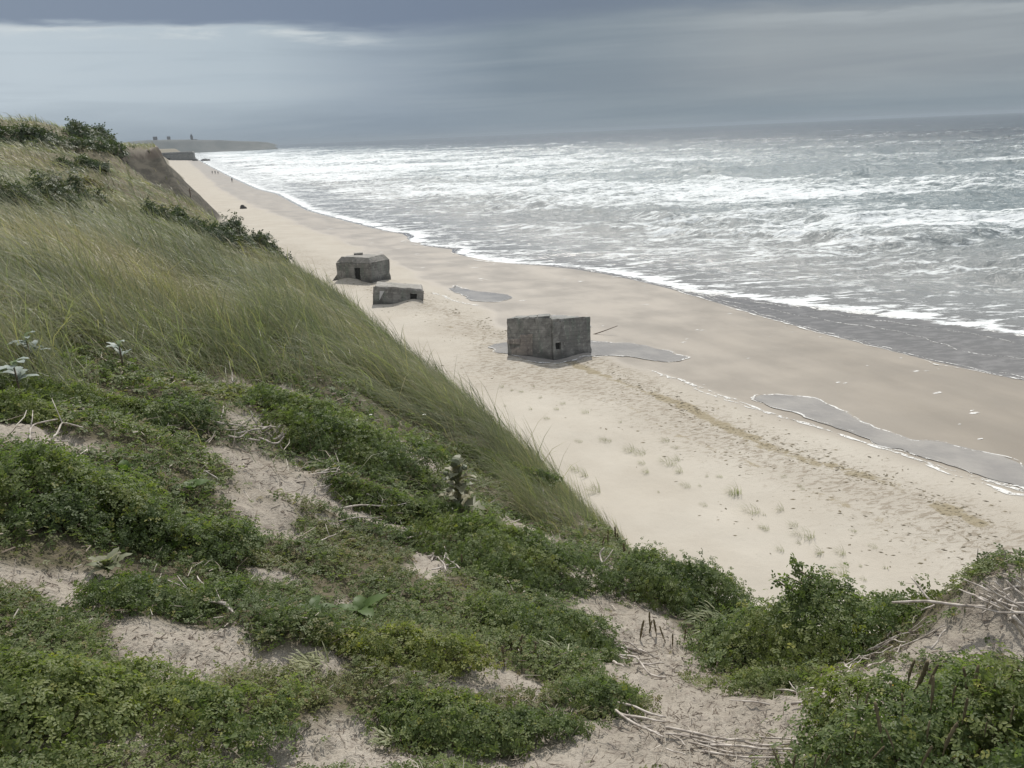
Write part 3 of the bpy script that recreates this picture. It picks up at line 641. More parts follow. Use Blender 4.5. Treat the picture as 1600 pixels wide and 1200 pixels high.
# half-buried bunker in front of it
q, mw = frame_at(583, 476, R(3), R(-3), R(7.5))
b3 = empty('bunker', q, 'low half buried concrete bunker sloping down to the right, with a pale triangular mark', 'bunker', 'wartime bunkers sunk in the beach'); b3.matrix_world = mw
mb = MB(); A3, B3 = (0.,.0), (4.1,.25); hole = (3.0, 3.6, .1, 1.12); panel(mb, A3, B3, -1., 1.36, .12, hole)
mb.add(*prism([(0.02,.06),(4.12,.3),(4.0,3.1),(.1,2.9)], -1., 1.34, 0, .01)); mb.build('wall', M_CONC, b3)
mb = MB(); mb.add(*prism([(.0,-.10),(4.08,.14),(4.05,3.1),(.1,2.95)], 1.365, 1.56, .05, .012)); mb.build('roof', M_CONC2, b3)
mb = MB(); mb.box((-.04, -.09, -.8), (.1, .3, 1.5), None, .01); mb.build('edge_post', M_CONC2, b3)
hole_back(b3, A3, B3, hole, 'doorway')
mesh('pale_mark', [(.52,-.1,1.18),(.88,-.08,1.2),(.52,-.1,.42),(.50,-.115,1.18),(.86,-.095,1.2),(.50,-.115,.42)], [(0,1,2),(3,5,4),(0,3,4,1),(1,4,5,2),(2,5,3,0)], simple('pale_paint', (.5,.5,.5), (.42,.42,.42), 5), b3)
# far bunker beside the surf
q = onplane([(256, 251.5)], 1.0)[0]; rr_ = np.linalg.norm(q[:2]); s = rr_/FPX
b4 = empty('bunker', q, 'long dark bunker with a rounded seaward end, hazy at the far edge of the beach', 'bunker', 'wartime bunkers sunk in the beach'); b4.rotation_euler.z = -math.atan2(q[0], q[1])
w, h = 42*s, 11*s
P4 = [(-4*s,0),(w-3*s,-1),(w-1*s,2),(w,8),(w-2*s,20),(-4*s,20)]
MB().add(*prism(P4, -3, h*.78, .02, .1)).build('wall', M_CONC, b4); MB().add(*prism(P4, h*.785, h, .07, .1)).build('roof', M_CONC, b4)
hole_back(b4, (0., -.6), (w*.6, -1.0), (4*s, 8*s, 0, 3.2*s), 'doorway')

def weather(root):                         # chip and warp the concrete a little, all by position so that joints stay closed
    for o in root.children:
        if o.name.split('.')[0] in ('doorway', 'embrasure', 'pale_mark'): continue
        bm = bmesh.new(); bm.from_mesh(o.data)
        for _ in range(4): bmesh.ops.subdivide_edges(bm, edges=[e for e in bm.edges if e.calc_length() > .34], cuts=1, use_grid_fill=True)
        bmesh.ops.triangulate(bm, faces=bm.faces[:]); bm.normal_update()
        P = np.array([v.co[:] for v in bm.verts]); D = np.stack([fbm(P[:, (i+1) % 3]*1.6+i*7+P[:, i]*.9, P[:, (i+2) % 3]*1.6+i*3, 4, 801+i, .6) for i in range(3)], 1)*.16
        sharp = np.array([max((e.calc_face_angle(0) for e in v.link_edges), default=0) for v in bm.verts]) > .5
        N = np.array([v.normal[:] for v in bm.verts]); chip = np.clip(fbm(P[:, 0]*2.3+P[:, 2]*1.7, P[:, 1]*2.3-P[:, 2]*1.1, 4, 811)+.02, 0, 1)*sharp
        P = P+D*.32-N*(chip*.26)[:, None]
        for v, p in zip(bm.verts, P): v.co = p
        bm.to_mesh(o.data); bm.free()
for b_ in (b1, b2, b3): weather(b_)
# pole leaning out from behind the nearest bunker
qa = at((931, 523))[0]; r_ = np.linalg.norm(qa[:2]); qb = atrange([(965, 509)], [r_+.3])[0]; qa0 = atrange([(905, 529)], [r_+.1])[0]
tt = np.linspace(0, 1, 9)[:, None]; P = qa0+(qb-qa0)*tt; P[:, 2] += np.sin(tt[:, 0]*3.1)*-.05
V, F = tube(P, np.linspace(.05, .022, 9), 7); tag(mesh('driftwood_pole', V, F, M_BROWNTWIG, None, True), 'thin bare pole leaning out behind the right end of the nearest bunker', 'pole')

def wrack_bits():
    N = 3400; y = np.concatenate([14*(75/14)**rng.random(N//2), 14*(90/14)**rng.random(N-N//2)]); x = np.interp(y, wy, wx)
    x[:N//2] += rng.normal(0, .45, N//2)+fbm(y[:N//2]*.3, y[:N//2]*0, 3, 91)*1.4; x[N//2:] += rng.normal(-1.5, 3.2, N-N//2)
    k_ = (x < np.interp(y, fy, fx)-.2) & (duneness(x, y) < .2) & (fbm(x*.4, y*.4, 3, 661)+.5 > .42); x, y = x[k_], y[k_]; n = len(x); z = ground(x, y)
    L = (.015+.07*rng.random(n)**2)*(1+y/60); w = L*rng.uniform(.2, .6, n); a = rng.normal(-.4, .7, n); dr = np.column_stack([np.cos(a)*L, np.sin(a)*L, np.zeros(n)]); sd_ = np.column_stack([-np.sin(a)*w, np.cos(a)*w, np.zeros(n)]); c = np.column_stack([x, y, z+.006]); h_ = np.array([0, 0, 1.])*(w*.5)[:, None]
    V = np.stack([c-dr, c-sd_, c+dr, c+sd_, c+h_], 1).reshape(-1, 3); F = (np.array([(0,1,4),(1,2,4),(2,3,4),(3,0,4)])[None]+(np.arange(n)*5)[:, None, None]).reshape(-1, 3)
    m, k = material('seaweed'); g = k.new('ShaderNodeNewGeometry'); b_ = principled(k, k.ramp(g.outputs['Random Per Island'], [(0, (.07,.058,.035)), (.7, (.15,.125,.075)), (1, (.24,.205,.14))]), .8); k.link(b_.outputs[0], k.outs.inputs[0])
    tag(mesh('seaweed_wrack', V, F, m), 'dark bits of seaweed strewn in a band along the beach', 'seaweed', kind='stuff')
wrack_bits()
# rocks
def rock(px, py, w, h, label, cat='rock', z=None):
    q = at((px, py))[0] if z is None else onplane([(px, py)], z)[0]; s = np.linalg.norm(q-EYE)/FPX
    bm = bmesh.new(); bmesh.ops.create_icosphere(bm, subdivisions=3, radius=1)
    sd_ = px
    for v in bm.verts:
        c = v.co; f = 1+float(fbm(np.array(c.x*1.7+sd_), np.array(c.y*1.7+c.z*2.3), 4, 501))*.9
        v.co = Vector((c.x*w*s/2*f, c.y*w*s*.4*f, max(c.z, -.3)*h*s*f))
    me = bpy.data.meshes.new('rock'); bm.to_mesh(me); bm.free(); me.materials.append(M_ROCK)
    o = bpy.data.objects.new('rock', me); COL.objects.link(o); o.location = q; tag(o, label, cat, 'dark rocks on the beach and in the surf'); return o
rock(380, 326, 9, 5, 'dark boulder lying alone on the open sand beyond the grass edge')
rock(305, 251, 8, 3, 'small dark rock in the far surf beside the long hazy bunker', z=.3)
rock(321, 251, 13, 2.4, 'flat dark reef of rock awash in the far surf', z=.2)
rock(312, 235, 9, 4, 'farthest dark lump in the white surf below the headland', z=.3)

# ------------------------------------------------------------------ people on the far sand
def person(px, py, hpx, label, mat, facing, stride):
    q = at((px, py))[0]; h = np.linalg.norm(q-EYE)/FPX*hpx; h = min(max(h, 1.55), 1.9); k = h/1.75
    o = empty('person', q, label, 'person', 'people walking on the far sand'); o.rotation_euler.z = facing
    J = [(0,0,.94),(0,0,1.15),(0,.0,1.42),(0,.01,1.52),(0,.03,1.60),(0,.03,1.72),
         (-.09,0,.90),(-.10,stride*.5,.5),(-.10,stride*.55-.06,.06),(-.10,stride*.55+.12,.03),
         (.09,0,.90),(.10,-stride*.35,.5),(.10,-stride*.75,.09),(.10,-stride*.75+.16,.03),
         (-.19,0,1.40),(-.24,-.08,1.14),(-.25,.02,.90),(-.25,.05,.80),(.19,0,1.40),(.24,.06,1.14),(.25,.16,.92),(.25,.2,.83)]
    E_ = [(0,1),(1,2),(2,3),(3,4),(4,5),(0,6),(6,7),(7,8),(8,9),(0,10),(10,11),(11,12),(12,13),(2,14),(14,15),(15,16),(16,17),(2,18),(18,19),(19,20),(20,21)]
    RD = [.15,.14,.15,.06,.09,.085,.10,.07,.045,.04,.10,.07,.045,.04,.075,.05,.04,.04,.075,.05,.04,.04]
    me = bpy.data.meshes.new('body'); me.from_pydata([tuple(c*k for c in j) for j in J], E_, []); me.materials.append(mat)
    b = bpy.data.objects.new('body', me); COL.objects.link(b); b.parent = o
    b.modifiers.new('skin', 'SKIN'); sv = me.skin_vertices[0].data
    for i, r in enumerate(RD): sv[i].radius = (r*k, r*k*(.75 if i < 3 else 1))
    sv[0].use_root = True; b.modifiers.new('sub', 'SUBSURF').levels = 1
    return o
person(363, 285, 7, 'person in dark clothes walking alone near the waterline', M_CLOTH, R(20), .35)
person(332, 272, 5, 'left one of two distant people walking together in grey', M_CLOTH2, R(200), .3)
person(336.5, 272, 5, 'right one of two distant people walking together in dark clothes', M_CLOTH, R(200), .25)
person(341, 272.5, 4.5, 'distant person in grey following a little behind the walking pair', M_CLOTH2, R(190), .3)
# tall thin post on the far sand
q = at((298, 309))[0]; s = np.linalg.norm(q-EYE)/FPX; mb = MB(); mb.add(*tube([q+(0,0,-.3), q+(0,.02,5*s), q+(.15*s,0,13*s)], [.09,.08,.06], 7)); mb.box(q+(-.35,-.02,9.5*s), q+(.35,.02,9.9*s))
tag(mb.build('marker_post', M_BROWNTWIG), 'thin upright post standing on the far sand under the cliff', 'post')

# ------------------------------------------------------------------ foliage
def unit(v): return v/(np.linalg.norm(v, axis=-1, keepdims=True)+1e-9)
def leaflets(nl, lw=.62):                   # a sprig: nl leaflets along a stalk of length 1; six vertices each
    L = []
    for i in range(nl):
        if i == nl-1: o, a = np.array([.72, 0, 0]), 0.
        else: t = .18+.5*(i//2)/max(1, (nl-1)//2); o, a = np.array([t, 0, 0]), (1 if i % 2 else -1)*1.05
        ln = .36; w = ln*lw/2; c, s = math.cos(a), math.sin(a)
        P = np.array([(0,0,0),(ln*.33,w*.9,.035),(ln*.72,w*.85,.03),(ln,0,-.03),(ln*.72,-w*.85,.03),(ln*.33,-w*.9,.035)])
        P[:, :2] = P[:, :2]@np.array([[c, s], [-s, c]]); L.append(P+o)
    V = np.vstack(L); F = np.vstack([np.array([(0,1,2,3),(0,3,4,5)])+6*i for i in range(nl)]); return V, F
def sprigs(pos, nrm, size, nl=7, droop=.25):
    N = len(pos); tv, tf = leaflets(nl); n = unit(nrm); a = rng.uniform(0, 2*math.pi, N)
    ref = np.where(np.abs(n[:, 2:3]) < .9, np.array([[0, 0, 1.]]), np.array([[1., 0, 0]])); t = unit(np.cross(n, ref)); b = np.cross(n, t)
    ex = t*np.cos(a)[:, None]+b*np.sin(a)[:, None]; ex = unit(ex-n*rng.normal(droop*.2, .35, N)[:, None]); ey = np.cross(n, ex); ey = unit(ey); ez = np.cross(ex, ey)
    T = tv.copy(); T[:, 2] -= droop*T[:, 0]**2*.6
    V = pos[:, None]+size[:, None, None]*(T[None, :, :1]*ex[:, None]+T[None, :, 1:2]*ey[:, None]+T[None, :, 2:3]*ez[:, None])
    F = (tf[None]+(np.arange(N)*len(tv))[:, None, None]).reshape(-1, 4)
    return V.reshape(-1, 3), F, len(tv)
def vegh(x, y): return .015+.15*np.clip(fbm(x*1.6, y*1.6, 3, 601)+.35, 0, 1)**1.5+.05*np.clip(fbm(x*5, y*5, 2, 605)+.3, 0, 1)
# creeping mat of small leaves over the near dune top (one uncountable mass)
def build_mat():
    N = 260000
    u = np.exp(rng.uniform(math.log(1.25), math.log(9.5), N)); th = np.radians(rng.uniform(-26, 80, N)); x = u*np.sin(th); y = u*np.cos(th)
    bare = emask(x, y, BARE); gw = grassw(x, y)
    pr = (1-bare)*(1-.9*gw)*duneness(x, y)*(.22+.78*sst(fbm(x*3.4, y*3.4, 4, 611)+.5, .36, .52)); pr = np.maximum(pr, .003*(1-gw))
    pr *= 1-sst(x-np.interp(y, YB, XB), .3, 1.0)
    k_ = rng.random(N) < pr*.8; x, y, u = x[k_], y[k_], u[k_]; n = len(x)
    g = ground(x, y); h = vegh(x, y)*(1-emask(x, y, BARE, .8))
    z = g+.004+h*rng.random(n)**.6; nr = np.column_stack([rng.normal(0, .45, n), rng.normal(0, .45, n), np.ones(n)])
    sz = np.maximum(.024, .0112*u**.95)*rng.uniform(.7, 1.35, n)
    V, F, m = sprigs(np.column_stack([x, y, z]), nr, sz, 5)
    tone = np.clip(sst(fbm(x*1.3, y*1.3, 3, 621)+.5, .52, .75)*.55*rng.random(n)+(rng.random(n) < .04)*.8, 0, 1)
    tag(mesh('ground_cover', V, F, M_MAT, None, False, dict(tone=np.repeat(tone, m))), 'low creeping green ground cover over the sandy dune top', 'ground cover', kind='stuff')
build_mat()
def build_litter():                        # crumbs of dead stalk and leaf strewn over the bare dune sand
    N = 60000; u = np.exp(rng.uniform(math.log(1.3), math.log(8), N)); th = np.radians(rng.uniform(-26, 80, N)); x = u*np.sin(th); y = u*np.cos(th)
    bare = emask(x, y, BARE, .6); pr = np.clip(bare*.45*sst(fbm(x*2.2, y*2.2, 3, 651)+.5, .35, .7)+bare*.05+.06, 0, 1)*duneness(x, y)*(1-grassw(x, y)*.8)
    k_ = rng.random(N) < pr; x, y, u = x[k_], y[k_], u[k_]; n = len(x); z = ground(x, y)+bumps(x, y)+.004+.85*vegh(x, y)*(1-bare[k_])
    L = (.004+.022*rng.random(n)**3)*(u/2.5)**.7; w = np.maximum(.0011, .0005*u)*rng.uniform(.7, 1.8, n); a = rng.uniform(0, 6.28, n); dr = np.column_stack([np.cos(a), np.sin(a), rng.normal(0, .25, n)])*L[:, None]; sd_ = np.column_stack([-np.sin(a), np.cos(a), np.zeros(n)])*w[:, None]
    c = np.column_stack([x, y, z]); top = np.array([0, 0, 1.])*w[:, None]
    V = np.stack([c-dr-sd_, c-dr+sd_, c+dr+sd_*.6, c+dr-sd_*.6, c-dr*.8+top*1.6, c+dr*.8+top*1.6], 1).reshape(-1, 3)
    tf = np.array([(0,3,5,4),(1,4,5,2),(0,4,1,1),(3,2,5,5)])[:2]; F = (tf[None]+(np.arange(n)*6)[:, None, None]).reshape(-1, 4)
    m, k = material('plant_litter'); g = k.new('ShaderNodeNewGeometry'); b_ = principled(k, k.ramp(g.outputs['Random Per Island'], [(0, (.07,.055,.045)), (.6, (.17,.135,.105)), (1, (.45,.41,.35))]), .85); k.link(b_.outputs[0], k.outs.inputs[0])
    tag(mesh('plant_litter', V, F, m), 'dark crumbs and bits of dead stalk strewn over the bare dune sand', 'litter', kind='stuff')
build_litter()
def build_stalks():                        # pale dead stalks sticking out of the ground cover
    N = 5200; u = np.exp(rng.uniform(math.log(1.5), math.log(9), N)); th = np.radians(rng.uniform(-26, 60, N)); x = u*np.sin(th); y = u*np.cos(th)
    pr = duneness(x, y)*(1-grassw(x, y))*sst(fbm(x*1.4, y*1.4, 3, 681)+.5, .45, .7); k_ = rng.random(N) < pr*.8; x, y, u = x[k_], y[k_], u[k_]; n = len(x)
    b0 = np.column_stack([x, y, ground(x, y)+.5*vegh(x, y)*(1-emask(x, y, BARE, .5))]); L = rng.uniform(.03, .13, n)*(u/3)**.5; a = rng.uniform(0, 6.28, n); el = np.abs(rng.normal(.2, .35, n))
    d = np.column_stack([np.cos(a)*np.cos(el), np.sin(a)*np.cos(el), np.sin(el)]); s_ = unit(np.cross(d, np.array([.3, .1, 1.])))*np.maximum(.0012, .00075*u)[:, None]; bend = np.column_stack([rng.normal(0, .15, n), rng.normal(0, .15, n), rng.normal(0, .1, n)])*L[:, None]
    rows = []
    for t, w_ in ((0, 1.), (.5, .9), (1., .5)):
        c = b0+d*(L*t)[:, None]+bend*(t*(1-t)*4); rows += [c-s_*w_, c+s_*w_, c+np.cross(d, s_)*w_]
    V = np.stack(rows, 1).reshape(-1, 3); tf = np.array([(0,1,4,3),(1,2,5,4),(2,0,3,5),(3,4,7,6),(4,5,8,7),(5,3,6,8)]); F = (tf[None]+(np.arange(n)*9)[:, None, None]).reshape(-1, 4)
    m, k = material('dead_stalk'); g = k.new('ShaderNodeNewGeometry'); b_ = principled(k, k.ramp(g.outputs['Random Per Island'], [(0, (.16,.125,.095)), (.5, (.36,.31,.25)), (1, (.58,.53,.45))]), .8); k.link(b_.outputs[0], k.outs.inputs[0])
    tag(mesh('dead_stalks', V, F, m), 'thin pale dead stalks poking out of the low green ground cover', 'dead stalks', kind='stuff')
build_stalks()
print('mat ok')
# marram grass (uncountable)
WIND = unit(np.array([-.86, .30, 0.]))
STRAW = [ell(*e) for e in [(240,460,95,38),(130,420,80,18),(480,480,25,50),(320,495,70,24),(60,262,50,10)]]
def build_grass():
    N = 280000
    lr = np.concatenate([rng.uniform(math.log(5.0), math.log(30), int(N*.72)), rng.uniform(math.log(30), math.log(150), N-int(N*.72))])
    u = np.exp(lr); th = np.radians(rng.uniform(-24, 33, N)); x = u*np.sin(th); y = u*np.cos(th)
    gw = grassw(x, y); dx = x-np.interp(y, YB, XB)
    pr = gw*(1-sst(dx, 1.5, 3.2))*duneness(x, y)
    pr *= 1-.80*sst(y+fbm(x*.5, y*.12, 3, 77)*16, 74, 90)*sst(dx+fbm(x*.3, y*.3, 3, 79)*1.6, -.5, .4)
    tuft = sst(fbm(x*1.3, y*1.3, 3, 631)+.5, .28, .52)*.88+.12; pr *= np.where(u < 25, tuft, 1)
    pr = np.maximum(pr, .006*(u < 9)*(th < R(30))*duneness(x, y)*(dx < 0))
    k_ = rng.random(N) < pr; x, y, u, dx = x[k_], y[k_], u[k_], dx[k_]; n = len(x)
    g = ground(x, y)
    L = rng.uniform(.38, .92, n)*(1-.45*sst(u, 7.5, 5.0))*np.where(dx > -1.2, 1.0, .92)*(1-.35*sst(np.degrees(np.arctan2(x, y)), 20, 28))
    L *= (.5+1.0*np.clip(fbm(x*1.0, y*1.0, 3, 641)+.5, 0, 1))*(1+.25*(rng.random(n) < .06))
    w = np.maximum(.0045, .00075*u)*rng.uniform(.6, 1.5, n)
    lean = np.clip(rng.normal(.75, .30, n)+fbm(x*.6, y*.6, 3, 645)*.9, .1, 1.5)
    jt = (.36+.3*sst(u, 12, 7)*sst(np.degrees(np.arctan2(x, y)), 10, 2))[:, None]; dirs = unit(WIND[None]+np.column_stack([rng.normal(0, 1, n), rng.normal(0, 1, n), np.zeros(n)])*jt); side = np.column_stack([-dirs[:, 1], dirs[:, 0], np.zeros(n)])
    tw = rng.normal(0, .6, n); side = unit(side*np.cos(tw)[:, None]+np.array([0, 0, .5])*np.sin(tw)[:, None])
    base = np.column_stack([x, y, g-.03]); rows = []
    for t, ww in ((0, 1.), (.36, .9), (.7, .6), (1., .08)):
        a = lean*t; hx = L*t*np.sin(a*.9+.12); hz = L*t*np.cos(a*.95+.1)
        c = base+dirs*hx[:, None]+np.array([0, 0, 1.])*hz[:, None]; rows += [c-side*(w*ww/2)[:, None], c+side*(w*ww/2)[:, None]]
    V = np.stack(rows, 1).reshape(-1, 3); tf = np.array([(0,1,3,2),(2,3,5,4),(4,5,7,6)]); F = (tf[None]+(np.arange(n)*8)[:, None, None]).reshape(-1, 4)
    st = emask(x, y, STRAW, .6, .5); tone = np.clip(st*rng.uniform(.1, .75, n)+np.clip(rng.normal(.08, .2, n)+.6*sst(fbm(x*.55, y*.55, 4, 671)+.5, .46, .72)*rng.uniform(.2, 1, n), 0, 1)+(rng.random(n) < .07)*.7+sst(u, 20, 60)*.08, 0, 1)
    tag(mesh('marram_grass', V, F, M_GRASS, None, False, dict(tone=np.repeat(tone, 8))), 'long wind blown marram grass covering the dune slope', 'grass', kind='stuff')
build_grass()
print('grass ok')

# bushes: each its own thing with foliage and woody stems
def bush(px, py, wpx, hpx, label, leaf=.018, mat=None, tone=.0, name='rose_bush', cat='bush', group='low rose bushes on the near dune top', dens=1., depth=.75, loose=0., lean=0., tall=.54):
    q = at((px, py))[0]; s = np.linalg.norm(q-EYE)/FPX; a = wpx*s/2; h = hpx*s*tall; b = min(hpx*s*.85, a)*depth/.75
    d = q[:2]/np.linalg.norm(q[:2]); rx = np.array([d[1], -d[0]])
    o = empty(name, q, label, cat, group)
    l = max(leaf*.64, 3.0*s)*2.7; n = int(dens*7.5*wpx*max(hpx, 30)/(5*.36*.36*.5*(l/s)**2)); n = min(max(n, 160), 7500)
    ph = rng.uniform(0, 2*math.pi, n); sd_ = rng.integers(1000); rho = rng.random(n)**.55
    lump = 1+.75*fbm(np.cos(ph)*1.5+sd_, np.sin(ph)*1.5, 4, 701)+.55*fbm(np.cos(ph)*4.5+sd_, np.sin(ph)*4.5, 3, 702); hump = 1+1.1*fbm(np.cos(ph)*rho*2.2+sd_, np.sin(ph)*rho*2.2, 4, 703)+loose*fbm(np.cos(ph)*rho*6+sd_, np.sin(ph)*rho*6, 2, 705)
    out = 1+.22*rng.random(n)**5
    X = np.cos(ph)*a*rho*lump*out*1.06; Y = np.sin(ph)*b*rho*lump*out*1.06; gx = rx[0]*X+d[0]*Y; gy = rx[1]*X+d[1]*Y
    gz = ground(q[0]+gx, q[1]+gy)-q[2]
    prof = np.clip(1-rho**2.6, 0.04, 1)**.8
    Z = h*prof*np.clip(hump, .25, 2)*(1-.62*rng.random(n)**2.4)*(1+.35*rng.random(n)**7)
    gz = np.where(gz < -.5*h, -.5*h, gz)
    hole = fbm((q[0]+gx)/max(a, .2)*3.4+sd_, (q[1]+gy)/max(a, .2)*3.4, 3, 709)+.5; keep = rng.random(n) < (.12+.88*sst(hole, .30, .42) if tall < .6 else 1.)
    ph, rho, gx, gy, gz, Z, X, Y = (v_[keep] for v_ in (ph, rho, gx, gy, gz, Z, X, Y)); n = len(Z)
    pos = np.column_stack([gx+rx[0]*lean*Z, gy, gz+Z+.008])
    ox, oy = np.cos(ph)*rho*.8, np.sin(ph)*rho*.8
    nr = np.column_stack([rx[0]*ox+d[0]*oy, rx[1]*ox+d[1]*oy, np.full(n, .9)])+rng.normal(0, .42, (n, 3))
    tone = np.clip(tone+.30*sst(fbm(X/a*2+sd_, Y/b*2, 3, 707)+.5, .5, .8), 0, 1)
    V, F, m = sprigs(pos, nr, l*rng.uniform(.65, 1.3, n), 5)
    tn = np.clip(tone*rng.uniform(.3, 1.4, n)+(rng.random(n) < .025)*.7, 0, 1)
    mesh('foliage', V, F, mat or M_ROSE, o, False, dict(tone=np.repeat(tn, m)))
    mb = MB()
    for i in range(9):
        j = rng.integers(n); tip = pos[j]*.92; base = np.array([rng.normal(0, a*.15), rng.normal(0, b*.15), -.02]); mid = (base+tip)/2+rng.normal(0, .1*h, 3)
        mb.add(*tube([base, mid, tip], [l*.075, l*.055, l*.03], 5))
    mb.build('stems', M_STEM, o, True)
    return o
BUSH = [
 (1268,1016,265,125,'big dark rose bush on the brow with one tall shoot above the sand',.026,0,1.),
 (1055,935,200,85,'dark rose bush on the brow between the sandy gully and the beach',.022,0,1.),
 (1535,1200,370,190,'nearest dark rose bush, in the bottom right corner, bristling with brown spikes',.019,0,1.25),
 (800,888,240,110,'broad dark rose bush in front of the tall thistle',.021,0,1.),
 (565,718,240,85,'dark green rose bush right of the bleached twig pile',.022,0,1.),
 (95,800,270,115,'deep green spreading bush at the left edge above the withered pale plant',.023,0,1.),
 (285,852,210,70,'low mid green bush right of the withered pale plant',.020,0,1.),
 (640,1032,215,62,'bright yellow green bush beside the curved strip of bare sand',.018,.45,1.),
 (850,1000,210,85,'dark bush left of the sandy gully, behind the pale rosette with spikes',.019,0,1.),
 (755,1150,280,80,'wide low bush above the yellow flower at the bottom of the dune top',.018,0,1.),
 (335,1135,220,85,'rounded green bush between two bare sand hollows at the bottom left',.018,0,1.),
 (50,1130,230,120,'light green bush filling the bottom left corner',.018,.12,1.),
 (270,955,200,72,'green bush behind the sand hollow crossed by straw stalks',.019,0,1.),
 (935,1100,120,62,'rounded small bush at the foot of the long bare branches',.018,0,1.),
 (470,655,150,55,'shadowy bush right behind the bleached twig pile',.023,0,1.),
 (790,745,140,45,'small bush at the grass edge behind the tall thistle',.022,0,1.),
 (190,655,280,50,'low dark hedge of rose at the foot of the grassy slope',.023,0,1.),
 (1205,1078,110,45,'small fresh green bush at the edge of the sandy path',.018,.15,1.),
 (370,1000,1,1,None,0,0,0),
 (460,985,120,45,'small grey green bush right of the straw stalks',.018,.05,1.),
 (180,1080,150,60,'small bush left of the sand hollow near the bottom',.018,.1,1.),
 (620,800,180,40,'flat green bush left of the tall thistle',.020,.05,1.),
 (30,650,90,45,'small yellowish bush at the left edge below the silvery leaves',.022,.2,1.)]
for px, py, w, h, lab, lf, tn, dn in BUSH:
    if lab: bush(px, py, w, h, lab, lf, tone=tn, dens=dn, tall=.72 if 'on the brow' in lab else .54)
# the tall shoot on the big bush belongs to it
bb = [o for o in bpy.data.objects if o.name == 'rose_bush'][0]
qb_ = np.array(bb.location); rng_b = np.linalg.norm(qb_[:2]); base = atrange([(1262, 935)], [rng_b-.05])[0]
path = np.array([base, *atrange([(1268,905),(1255,895),(1240,890),(1246,878),(1236,872)], [rng_b-.05]*5)]); path2 = np.array([base, *atrange([(1225,915),(1212,905)], [rng_b-.05]*2)]); path3 = np.array([base, *atrange([(1255,912),(1238,905),(1228,900)], [rng_b]*3)])
sp, sn = [], []
mb = MB()
for pa in (path, path2, path3):
    pr_ = resample(pa, .012); mb.add(*tube(pr_-qb_, np.linspace(.006, .003, len(pr_)), 5))
    for p_ in pr_:
        for _ in range(2): sp.append(p_-qb_+rng.normal(0, .012, 3)); sn.append(rng.normal(0, 1, 3)+(0, 0, .5))
mb.build('shoot', M_STEM, bb, True)
V, F, m = sprigs(np.array(sp), np.array(sn), np.full(len(sp), .055)*rng.uniform(.7, 1.2, len(sp)), 5); mesh('shoot_leaves', V, F, M_ROSE, bb, False, dict(tone=np.zeros(len(V))))
SHR = [(55,226,190,30,'wide dark thicket along the dune crest at the left edge'),(142,222,46,30,'dark upright shrub on the crest where the skyline drops'),
 (172,232,40,16,'small round shrub on the skyline just left of the cliff top'),(100,332,62,34,'dark shrub half way up the grassy slope, largest of the slope shrubs'),
 (134,326,30,30,'small upright shrub close right of the largest slope shrub'),(162,330,16,18,'tiny dark shrub right of the two slope shrubs'),
 (22,335,90,30,'grey green shrub at the left edge of the grassy slope'),(268,362,66,24,'dark green shrub above the cliff foot on the dune edge'),
 (292,368,30,26,'pointed shrub at the right end of the dune edge row'),(345,392,80,26,'spreading shrub on the brow above the beach boulder'),
 (378,396,50,36,'taller shrub on the brow with leafy tips against the sand'),(415,402,60,26,'rightmost brow shrub before the tall grass tips'),
 (108,264,30,12,'low dark bush below the crest thicket'),(146,262,36,12,'low dark bush under the upright crest shrub'),(150,300,40,9,'reddish brown low scrub in the middle of the slope')]
for i, (px, py, w, h, lab) in enumerate(SHR): bush(px, py, w, h, lab, .03, M_SHRUB, .7 if 'reddish' in lab else 0, 'dune_shrub', 'shrub', 'dark shrubs scattered on the dune slope', 1.3, 1.3, .3, -.15, .55 if 'crest' in lab else 1.3)
print('bush ok')

# ------------------------------------------------------------------ beach grass tufts (individuals)
def blades(n, L, w, spread, lean=.5):
    Vs, Fs = [], []
    for i in range(n):
        a = rng.uniform(0, 2*math.pi); b0 = np.array([math.cos(a), math.sin(a), 0])*spread*rng.random()**.5; d = unit(np.array([math.cos(a)*.5, math.sin(a)*.5, 0])+WIND*.8+rng.normal(0, .2, 3)*(1, 1, 0))
        l = L*rng.uniform(.5, 1.1); ln = lean*rng.uniform(.4, 1.4); sd_ = np.array([-d[1], d[0], 0])
        for t, ww in ((0, 1), (.4, .85), (.75, .6), (1, .1)):
            c = b0+d*l*t*math.sin(ln*t+.1)+np.array([0, 0, l*t*math.cos(ln*t)]); Vs += [c-sd_*w*ww/2, c+sd_*w*ww/2]
        k_ = 8*i; Fs += [(k_, k_+1, k_+3, k_+2), (k_+2, k_+3, k_+5, k_+4), (k_+4, k_+5, k_+7, k_+6)]
    return np.array(Vs), Fs
protos = []
for i in range(6):
    V, F = blades(16+5*i, .34+.03*i, .016, .10+.05*i, .9); protos.append(mesh('grass_tuft', V, F, M_GRASS, None, False, dict(tone=np.full(len(V), .25))))
